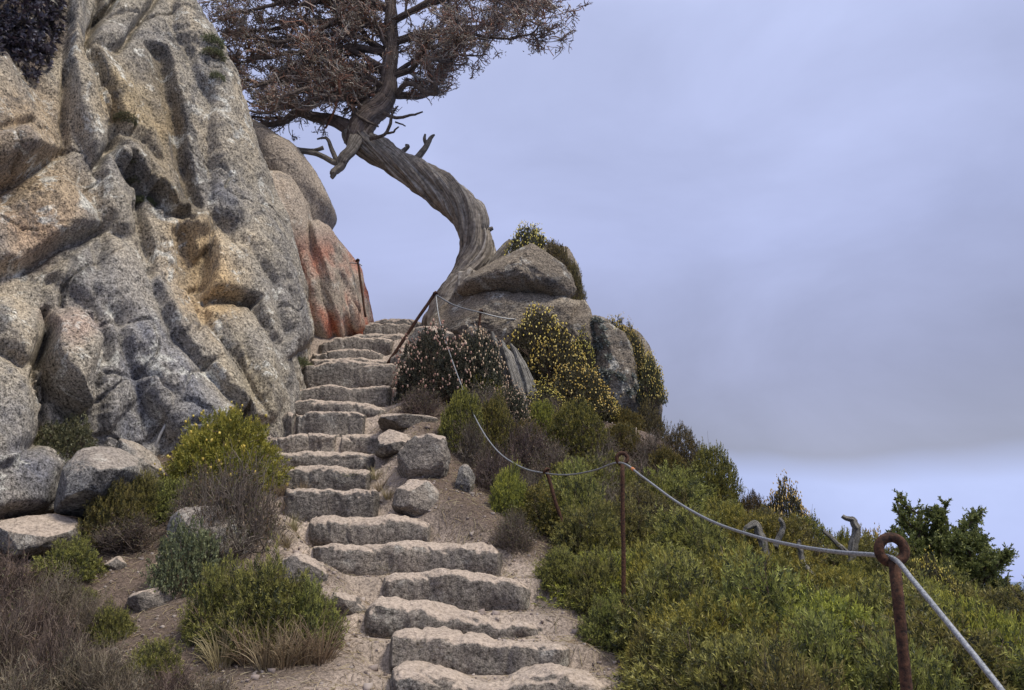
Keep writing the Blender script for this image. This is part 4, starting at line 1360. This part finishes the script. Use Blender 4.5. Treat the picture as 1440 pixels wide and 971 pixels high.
# dark mat hanging from the cliff
rng = np.random.default_rng(500)
bg = Bag()
for j in range(520):
    a, b = rng.uniform(-30, 98), rng.uniform(-30, 122)
    if poly_sd([(-60, -60), (92, -60), (84, 30), (62, 95), (42, 122), (20, 84), (-60, 62)], np.array([a]), np.array([b]))[0] < 0:
        continue
    p, n_ = surf(a, b)
    if p is None:
        continue
    V, Fc, c = rosette(600 + j % 9, 9, ((.055, .04, .05), (.10, .085, .11), (.16, .15, .19), (.035, .03, .03)))
    q = Vector(n_ + rng.normal(0, .4, 3)).to_track_quat('Z', 'Y').to_matrix()
    bg.add(V @ np.array(q).T * rng.uniform(.05, .09) + p + n_ * rng.uniform(-.01, .07), Fc, c)
o = obj('hanging_plant', bg.mesh('hanging_plant', M['leaf'], False), None, None, 'dark purple black mat of succulents hanging on the upper cliff', 'plant')
for (a, b, s_) in [(172, 170, .10), (180, 176, .07), (300, 62, .13), (304, 85, .12), (306, 112, .09), (195, 285, .10), (190, 262, .10), (186, 235, .09)]:
    p, n_ = surf(min(a, 306), b)
    if p is not None and p[1] < 12:
        plant('grey', p - n_ * .05, s_, s_, s_, 'small grey green plant rooted in a crack of the cliff', 'plants in the cliff cracks', 'cliff_plant')

# ------------------------------------------------------------------ the leaning old tree
TD = 10.95
tree = obj('cypress_tree', None, loc=at(650, 420, TD), label='old leaning cypress with twisted bare trunk and flat windswept crown', cat='tree')
inv = np.array(tree.location)


def limb_path(pts, n=None, wob=.0, seed=0, dD=0.0):
    """pts: (px, py, width px[, distance offset])"""
    a = np.array([(q[0], q[1], q[2], q[3] if len(q) > 3 else 0) for q in pts], float)
    n = n or len(a) * 8
    s = catmull(a, np.linspace(0, len(a) - 1, n))
    D = TD + s[:, 3] + dD
    P = at(s[:, 0], s[:, 1], D)
    if wob:
        tq = np.linspace(0, len(a) * 1.3, n)
        for ax in range(3):
            P[:, ax] += wob * fbm(np.stack([tq, 0 * tq + seed * 3.1, 0 * tq + ax * 9.3], -1), 3, seed=seed) * np.linspace(0, 1, n) ** .5
    return P, np.maximum(s[:, 2] / 2 * D / F * .97, .006)


def wood_part(name, pts, mat, sides=28, knob=.22, twist=1.2, n=None, wob=0, seed=0, parent=None, dD=0.0, label=None, ridge=None):
    P, R_ = limb_path(pts, n, wob, seed, dD)
    V, Fc, gr = tube_np(P, R_, sides, seed, knob, twist, True, ridge or (.13 if sides > 12 else .06))
    return obj(name, mesh_np(name, V - inv, Fc, True, None, mat, gr), tree, label=label), P, R_


TR = [(628, 470, 66, .1), (640, 435, 72, .05), (652, 405, 62), (665, 376, 54), (671, 347, 49), (661, 313, 46), (640, 284, 49), (613, 263, 49), (585, 245, 47), (560, 231, 44), (535, 217, 41), (514, 204, 40), (500, 193, 40), (492, 184, 30)]
TR = [(q[0], q[1], q[2] * .87, *q[3:]) for q in TR]
wood_part('trunk', TR, M['bark'], 96, .30, 1.6, 190, seed=3)
_, UP, UR = wood_part('limb', [(502, 204, 34), (506, 184, 36), (516, 166, 34), (534, 150, 30), (545, 132, 26), (547, 105, 22), (550, 60, 21), (549, 10, 18), (552, -70, 15), (560, -170, 8)], M['limb'], 28, .22, 1.0, 90, .03, 4)
wood_part('limb', [(508, 200, 30), (492, 182, 24), (472, 171, 17), (440, 164, 14), (420, 158, 13), (396, 172, 10), (360, 178, 7), (335, 176, 4)], M['limb'], 16, .2, .8, 60, .02, 5)
wood_part('dead_branch', [(500, 198, 22, -.1), (494, 212, 16, -.2), (483, 224, 15, -.22), (477, 236, 12, -.22), (469, 243, 10, -.25), (466, 250, 5, -.25)], M['bark'], 16, .3, .8, 36, .02, 6)
wood_part('dead_branch', [(484, 228, 11, -.2), (470, 229, 9, -.2), (448, 218, 8, -.25), (420, 213, 6, -.3), (396, 207, 5, -.3), (378, 202, 3, -.3)], M['bark'], 10, .2, .8, 40, .015, 7)
wood_part('dead_branch', [(474, 228, 8, -.2), (468, 214, 7, -.2), (461, 197, 5, -.2), (456, 194, 4, -.2), (446, 196, 2.5, -.2)], M['bark'], 10, .2, .8, 24, .01, 8)
wood_part('dead_branch', [(455, 208, 6, -.25), (440, 212, 5, -.25), (418, 209, 4, -.28), (395, 206, 3, -.3)], M['bark'], 10, .2, .8, 24, .01, 9)
wood_part('stub', [(578, 232, 12), (590, 219, 10), (600, 205, 8), (606, 194, 6), (611, 190, 3)], M['bark'], 12, .25, .8, 26, .008, 10)
wood_part('stub', [(600, 204, 6), (597, 196, 5), (598, 189, 3)], M['bark'], 8, .2, .8, 12, 0, 11)
wood_part('stub', [(556, 222, 9), (568, 212, 7), (574, 206, 5), (570, 204, 3)], M['bark'], 8, .2, .8, 16, 0, 12)
wood_part('stub', [(676, 385, 16), (698, 366, 15), (710, 350, 13), (718, 338, 7)], M['bark'], 14, .3, .8, 26, .01, 13)
wood_part('stub', [(670, 330, 10), (684, 325, 9), (693, 321, 6)], M['bark'], 10, .25, .8, 14, 0, 14)
wood_part('stub', [(682, 360, 8), (692, 348, 7), (692, 338, 4)], M['bark'], 10, .25, .8, 14, 0, 15)
wood_part('burl', [(640, 300, 8, -.05), (660, 292, 26, -.05), (672, 305, 30, -.05), (674, 322, 24, -.05), (672, 332, 8, -.05)], M['bark'], 18, .35, .3, 24, 0, 16)
wood_part('root', [(650, 400, 40, -.1), (634, 420, 34, -.15), (620, 440, 26, -.2), (610, 465, 16, -.2)], M['bark'], 18, .3, .8, 26, .02, 17)
wood_part('root', [(660, 395, 40, -.15), (655, 415, 30, -.3), (640, 425, 22, -.45)], M['bark'], 18, .3, .8, 26, .02, 18)

for k_, q in enumerate([[(540, 160, 6, -.2), (556, 166, 5, -.25), (575, 163, 4, -.3), (595, 157, 2, -.3)], [(520, 196, 6, -.2), (540, 190, 5, -.25), (548, 176, 5, -.25), (552, 160, 4, -.25), (560, 150, 2, -.25)],
                        [(541, 188, 4, -.25), (553, 186, 3, -.25), (560, 178, 2, -.25)], [(495, 150, 8, -.1), (502, 162, 6, -.15), (520, 172, 5, -.2), (532, 178, 3, -.2)], [(556, 172, 3, -.25), (570, 177, 2, -.25)]]):
    wood_part('twig', q, M['limb'], 8, .3, .8, 26, .015, 90 + k_)
LIMBS = [
    [(546, 122, 14), (500, 136, 12), (460, 140, 10), (410, 152, 7), (350, 160, 3)],
    [(547, 100, 13), (495, 95, 11), (430, 110, 8), (370, 118, 5), (322, 112, 3)],
    [(548, 75, 12), (490, 66, 10), (420, 75, 8), (360, 80, 5), (325, 88, 3)],
    [(550, 45, 12), (490, 30, 10), (420, 35, 8), (350, 45, 5), (308, 52, 3)],
    [(549, 15, 11), (480, -10, 9), (400, 0, 7), (340, 18, 4), (300, 28, 3)],
    [(549, -40, 11), (470, -60, 9), (390, -45, 6), (320, -20, 3)],
    [(550, -80, 10), (480, -120, 8), (400, -120, 5), (340, -95, 3)],
    [(550, 62, 12), (588, 49, 11), (640, 40, 8), (690, 33, 6), (730, 27, 4), (768, 34, 2)],
    [(550, 30, 11), (600, 8, 9), (660, -10, 7), (720, 0, 4), (760, 8, 2)],
    [(557, 134, 12), (581, 136, 11), (606, 130, 10), (616, 109, 9), (634, 90, 8), (628, 68, 7), (637, 35, 6), (640, 0, 5), (650, -60, 3)],
    [(552, -10, 10), (620, -50, 8), (690, -55, 6), (750, -40, 3)],
    [(530, 150, 12), (500, 140, 10), (470, 120, 8), (430, 128, 6), (380, 140, 3)],
    [(546, 110, 11), (580, 95, 9), (600, 70, 7), (640, 60, 5), (690, 55, 2)],
    [(548, 85, 10), (520, 60, 9), (500, 20, 7), (470, 0, 5), (440, -40, 3)],
    [(545, 128, 9), (520, 110, 8), (480, 100, 6), (440, 90, 4), (400, 95, 2)],
]
segA, segB, segR = [], [], []
rng = np.random.default_rng(700)
lp = []
for rep_ in range(2):
    for li, pts in enumerate(LIMBS):
        q = [(a + (rng.normal(0, 9) if rep_ and k_ else 0), b + (rng.normal(0, 13) if rep_ and k_ else 0), c * (.75 if rep_ else 1), (1 if (li + rep_) % 2 else -1) * .26 * k_ * rng.uniform(.3, 1.0)) for k_, (a, b, c) in enumerate(pts)]
        _, P, R_ = wood_part('limb', q, M['limb'], 10, .2, .6, 48, .07, 20 + li + 40 * rep_)
        lp.append((P, R_))
lev1 = []
for P, R_ in lp:
    T_ = unit(np.gradient(P, axis=0))
    for _ in range(16):
        k_ = int(rng.uniform(.12, 1) * (len(P) - 1))
        d = unit(T_[k_] * rng.uniform(.3, .9) + rng.normal(0, .7, 3) * np.array([1, 1, .6]) + np.array([0, 0, .2]))
        lev1.append((P[k_], d, rng.uniform(.2, .6), max(R_[k_] * .55, .007)))
A = np.array([q[0] for q in lev1]); d1 = np.array([q[1] for q in lev1]); l1 = np.array([q[2] for q in lev1]); r1 = np.array([q[3] for q in lev1])
TWC = ((.20, .135, .11), (.26, .195, .165), (.33, .29, .26), (.24, .115, .085), (.16, .12, .105))
bag = Bag()
cur = (A, A + d1 * l1[:, None], r1)
for lv in range(4):
    n = len(cur[0])
    V, Fc, ii = strands(cur[0], cur[1], rng.normal(0, .24, (n, 3)) * np.linalg.norm(cur[1] - cur[0], axis=1)[:, None] * 1.2, cur[2], cur[2] * .6, 4 if lv < 2 else 2, 5 if lv == 0 else 3)
    bag.add(V - inv, Fc, pick(rng, TWC, n)[ii])
    if lv == 3:
        break
    m = (6, 5, 2)[lv]
    j = np.repeat(np.arange(n), m)
    s0 = cur[0][j] + (cur[1] - cur[0])[j] * rng.uniform(.2, 1, n * m)[:, None]
    dd = unit(unit(cur[1] - cur[0])[j] * .6 + rng.normal(0, .75, (n * m, 3)) * np.array([1, 1, .8]) + np.array([0, 0, .12]))
    ln = ((.10, .30), (.05, .14), (.025, .065))[lv]
    cur = (s0, s0 + dd * rng.uniform(ln[0], ln[1], n * m)[:, None], np.maximum(cur[2][j] * .5, (.008, .0062, .0048)[lv]))
obj('crown', bag.mesh('crown', M['twig']), tree, label='dense tangle of bare reddish brown twigs', kind='stuff')
# tufts of lichen caught in the twigs
n = 2200
j = rng.integers(0, len(cur[0]), n)
C = np.repeat(cur[1][j], 12, 0) + rng.normal(0, .022, (n * 12, 3))
V, Fc = leaves(C, unit(rng.normal(0, 1, (n * 12, 3))), .04, .007, rng)
obj('lichen', mesh_np('lichen', V - inv, Fc, False, np.repeat(pick(rng, [(.27, .26, .21), (.20, .16, .13), (.33, .31, .26)], n * 12), 4, 0), M['leaf']), tree, kind='stuff')


# ------------------------------------------------------------------ dead wood
def dead_wood(name, label, cat, paths, D, mat='deadwood', group=None):
    """paths of (px, py, width px[, dD]); the first is the main stem"""
    global inv, tree, TD
    sv = inv, tree, TD
    TD = D
    root = obj(name, None, loc=at(paths[0][0][0], paths[0][0][1], D), label=label, cat=cat, group=group)
    tree, inv = root, np.array(root.location)
    for k_, p in enumerate(paths):
        wood_part('stem' if k_ == 0 else 'branch', p, M[mat], 32, .4, .7, 40, .015, 50 + k_, ridge=.34 if name == 'stump' else .15)
    inv, tree, TD = sv


h = hit(738, 585)
dead_wood('stump', 'grey split dead stump leaning between the flowering shrubs', 'stump',
          [[(744, 590, 20), (730, 545, 19), (716, 508, 13), (704, 478, 4)], [(752, 588, 14), (742, 545, 13), (729, 508, 9), (718, 484, 2)], [(730, 575, 14), (716, 530, 12), (702, 495, 7), (692, 467, 2)], [(738, 585, 12, -.08), (722, 530, 10, -.08), (712, 500, 5, -.08), (708, 488, 2, -.08)]], 9.15)
dead_wood('dead_branch', 'bare forked branch standing up from the ridge against the sky', 'branch', [[(1196, 800, 10), (1199, 775, 11), (1204, 750, 10), (1200, 732, 8), (1186, 726, 5)], [(1197, 782, 8), (1180, 768, 6), (1160, 748, 4)]], 6.7)
dead_wood('dead_branch', 'bent grey dead branch in the scrub below the cable', 'branch', [[(1078, 790, 9), (1072, 760, 10), (1062, 738, 9), (1045, 748, 5)], [(1090, 770, 7), (1100, 745, 6), (1098, 730, 4)]], 6.3)
dead_wood('dead_branch', 'crooked dead branch lying in the scrub right of the bent branch', 'branch', [[(1150, 812, 5), (1135, 800, 6), (1126, 780, 6), (1124, 760, 4)], [(1130, 796, 4), (1120, 805, 3), (1112, 812, 2)]], 6.2)
stake_p, stake_n = surf(224, 628)
if stake_p is not None:
    V, Fc, gr = tube_np(np.array([[-.05, 0, -.06], [0, 0, .1], [.05, 0, .22]]), [.012, .012, .008], 8)
    obj('stake', mesh_np('stake', V, Fc, True, None, M['stake']), None, stake_p, 'thin pale stake leaning against the cliff foot', 'stake')


# ------------------------------------------------------------------ posts and cable
def ring_pts(c, r, n=28, tilt_=0.0):
    a = np.linspace(-.5 * np.pi + .25, 1.5 * np.pi - .05, n)
    return np.stack([c[0] + r * np.cos(a), c[1] + r * np.sin(a) * tilt_ + np.linspace(0, .012, n), c[2] + r * np.sin(a)], -1)


def post(top, bottom, rad, label, ring=None, hook=False):
    root = obj('fence_post', None, loc=bottom, label=label, cat='post', group='rusty cable posts')
    b = np.array(bottom)
    n = 14
    P = bottom + (top - bottom) * np.linspace(0, 1, n)[:, None]
    P += .006 * np.stack([noise(np.stack([np.linspace(0, 4, n), 0 * P[:, 0], 0 * P[:, 0] + top[0] * 9 + k_], -1)) for k_ in range(3)], -1)
    V, Fc, _ = tube_np(P, rad * (1 + .05 * np.sin(np.arange(n) * 2.1)), 14, 3, .05)
    sh = obj('shaft', mesh_np('shaft', V - b, Fc, True, None, M['rust']), root)
    if ring:
        V, Fc, _ = tube_np(ring_pts(P[-1] + np.array([0, 0, ring * .93]), ring, 36), rad * .88, 12, 4, .05)
        obj('ring', mesh_np('ring', V - b, Fc, True, None, M['rust']), sh)
    if hook:
        V, Fc, _ = tube_np(P[-1] + np.array([[-.018, -.012, -.03], [-.012, -.024, -.01], [.006, -.02, .004], [.018, 0, 0], [.012, .02, -.012]]), rad * .7, 10)
        obj('hook', mesh_np('hook', V - b, Fc, True, None, M['rust']), sh)


D1, D2 = 2.0, 5.0
p1t = at(1256, 790, D1); p1b = np.array([p1t[0] + .003, D1, gz(p1t[0], D1) - .1])
post(p1t, p1b, .0125, 'thick rusty iron post with a large ring, standing in the thicket', .027)
p2t = at(875, 652, D2); b2 = hit(877, 925); p2b = np.array([at(877, 925, D2)[0], D2, at(877, 925, D2)[2] - .12])
post(p2t, p2b, .0125, 'tall thin rusty post with a small ring at the path edge', .030)
p3t = at(768, 660, 6.3); h3 = hit(801, 772); D3 = 6.3
p3b = at(803, 780, D3)
post(p3t, p3b, .013, 'short leaning rusty post with a hook beside the yellow green shrub', None, True)
p4t = at(612, 412, 9.2); p4b = at(545, 512, 9.25)
post(p4t, p4b, .018, 'strongly leaning rusty post at the top steps', None, True)
p5t = at(676, 437, 9.9); p5b = at(670, 492, 9.9)
post(p5t, p5b, .016, 'short dark post on the outcrop behind the peach flowered shrub', None, True)
p6t = at(503, 366, 10.3); p6b = at(514, 446, 10.3)
post(p6t, p6b, .014, 'thin far post against the sky beside the red stained rock', None, True)


def cable(pts, rad, label, group='cables', clamp=None):
    """pts: (px, py, distance)"""
    a = np.array(pts, float)
    W = at(a[:, 0], a[:, 1], a[:, 2])
    P = catmull(W, np.linspace(0, len(W) - 1, len(W) * 10))
    root = obj('cable', None, loc=W[0], label=label, cat='cable')
    V, Fc, _ = tube_np(P, rad, 8)
    obj('strand', mesh_np('strand', V - W[0], Fc, True, None, M['cable']), root)
    for c in clamp or []:
        w = at(*c); k_ = int(np.argmin(np.linalg.norm(P - w, axis=1))); k_ = min(max(k_, 1), len(P) - 2)
        V, Fc, _ = tube_np(np.array([P[k_] * .5 + P[k_ - 1] * .5, P[k_], P[k_] * .6 + P[k_ + 1] * .4]), [rad * 1.5, rad * 1.7, rad * 1.5], 10)
        obj('sleeve', mesh_np('sleeve', V - W[0], Fc, True, None, M['clamp']), root)


lerp = lambda a, b, t_: a + (b - a) * t_
cable([(613, 416, 9.2), (618, 450, 9.0), (630, 490, 8.5), (648, 540, 7.9), (672, 595, 7.2), (700, 635, 6.8), (735, 658, 6.5), (768, 666, 6.28), (800, 668, 5.9), (835, 662, 5.45), (872, 651, 4.98),
       (905, 672, 4.5), (950, 705, 4.0), (1000, 733, 3.5), (1060, 754, 3.0), (1120, 768, 2.65), (1180, 777, 2.3), (1230, 781, 2.07), (1258, 787, 1.985), (1285, 818, 1.88), (1340, 885, 1.72), (1400, 960, 1.58), (1460, 1040, 1.45)], .0055,
      'slack steel cable strung from the leaning post down past the ringed posts', clamp=[(893, 662, 4.7)])
cable([(613, 415, 9.2), (640, 430, 9.45), (676, 440, 9.88), (710, 448, 10.0), (740, 450, 10.1)], .008, 'short cable from the leaning post to the outcrop')
cable([(472, 372, 10.5), (485, 370, 10.4), (503, 371, 10.3), (509, 374, 10.3)], .007, 'thin cable from the far post to the red stained rock')

# ------------------------------------------------------------------ young conifer on the right
CD = 7.0
cb = at(1335, 860, CD); cb[2] = gz(cb[0], CD) - .05
con = obj('conifer', None, loc=cb, label='young dark green windswept conifer beside the ringed post, sea behind it', cat='tree')
CL = [[(1335, 870), (1310, 800), (1290, 760), (1280, 730), (1266, 697)], [(1335, 860), (1335, 800), (1332, 760), (1328, 708)], [(1340, 850), (1355, 800), (1372, 775), (1384, 760)], [(1340, 855), (1375, 825), (1400, 800), (1418, 778)],
      [(1340, 860), (1385, 838), (1410, 832), (1428, 832)], [(1325, 850), (1295, 800), (1270, 770), (1252, 745)], [(1332, 840), (1345, 780), (1358, 745), (1372, 730)], [(1325, 840), (1305, 785), (1312, 750), (1316, 722)],
      [(1335, 855), (1320, 820), (1290, 815), (1262, 815)], [(1340, 850), (1365, 810), (1385, 790), (1400, 790)], [(1330, 830), (1320, 790), (1340, 770), (1350, 755)], [(1335, 860), (1370, 850), (1395, 852), (1415, 848)],
      [(1330, 850), (1310, 830), (1300, 790), (1300, 755)], [(1335, 850), (1350, 820), (1365, 800), (1380, 790)]]
rng = np.random.default_rng(800)
bt, LV, LD, LS = Bag(), [], [], []
for rep_ in range(4):
    for pts in CL:
        jit = 0 if rep_ == 0 else 1
        a = np.array(pts, float)
        a[1:] += rng.normal(0, 10 * jit, a[1:].shape)
        if jit:
            a[-1] = a[-2] * .35 + a[-1] * .65
        dd_ = np.linspace(0, 1, len(a)) * (rng.uniform(-.45, .45) if jit else rng.uniform(-.1, .1))
        W = at(a[:, 0], a[:, 1], CD + dd_)
        P = catmull(W, np.linspace(0, len(W) - 1, 30))
        V, Fc, _ = tube_np(P, np.linspace(.018, .004, 30), 6)
        bt.add(V - cb, Fc, (.11, .08, .06))
        T_ = unit(np.gradient(P, axis=0))
        for _ in range(60):
            k_ = int(rng.uniform(.22, 1) * 29)
            d = unit(T_[k_] * .75 + rng.normal(0, .5, 3) + np.array([.1, 0, .2]))
            ln = rng.uniform(.05, .16) * (1.3 - .85 * k_ / 29)
            m = 12
            s_ = np.linspace(.1, 1, m)[:, None]
            LV.append(np.repeat(P[k_] + d * ln * s_, 2, 0)); LD.append(unit(d + rng.normal(0, .55, (m * 2, 3)))); LS.append(np.full(m * 2, .024))
LV, LD, LS = np.vstack(LV), np.vstack(LD), np.concatenate(LS)
V, Fc = leaves(LV - cb, LD, LS * rng.uniform(.7, 1.3, len(LS)), .0055, rng, .1)
obj('trunk', bt.mesh('trunk', M['twig']), con)
obj('crown', mesh_np('crown', V, Fc, False, np.repeat(pick(rng, [(.13, .18, .06), (.18, .24, .075), (.10, .13, .055), (.24, .29, .09)], len(LV)), 4, 0), M['leaf']), con)

# ------------------------------------------------------------------ litter on the soil
rng = np.random.default_rng(900)
n = 26000
X = rng.uniform(-3.6, 2.2, n); Y = rng.uniform(4.0, 9.0, n)
Xc = np.interp(Y, sD, (sL + sR) / 2)
keep = rng.uniform(0, 1, n) < np.where(np.abs(X - Xc) < .5, .22, 1.0)
X, Y = X[keep], Y[keep]
Z = gz(X, Y) + .004
n = len(X)
a = rng.uniform(0, 6.28, n); ln = rng.uniform(.015, .07, n)
d = np.stack([np.cos(a), np.sin(a), rng.normal(0, .18, n)], -1)
A = np.stack([X, Y, Z], -1); B = A + d * ln[:, None]
B[:, 2] = gz(B[:, 0], B[:, 1]) + .004 + np.abs(rng.normal(0, .008, n))
V, Fc, ii = strands(A, B, np.stack([rng.normal(0, .006, n), rng.normal(0, .006, n), np.full(n, .004)], -1), .0016, .001, 2)
obj('straw_litter', mesh_np('straw_litter', V, Fc, True, pick(rng, [(.36, .28, .17), (.26, .19, .12), (.15, .11, .08), (.44, .37, .25)], n)[ii], M['straw']), None, None, 'bits of straw and dry twig scattered over the soil', 'litter', kind='stuff')
n = 5200
X = rng.uniform(-3.4, 2.0, n); Y = rng.uniform(4.0, 9.5, n)
C = np.stack([X, Y, gz(X, Y) + .002], -1)
V, Fc = blobs(C, rng.uniform(.004, .013, n) * (1 + (rng.uniform(0, 1, n) < .04) * 1.6), rng)
obj('gravel', mesh_np('gravel', V, Fc, False, np.repeat(pick(rng, [(.34, .29, .25), (.42, .37, .32), (.24, .2, .17)], n), 8, 0), M['straw']), None, None, 'small gravel scattered over the path and bank', 'gravel', kind='stuff')
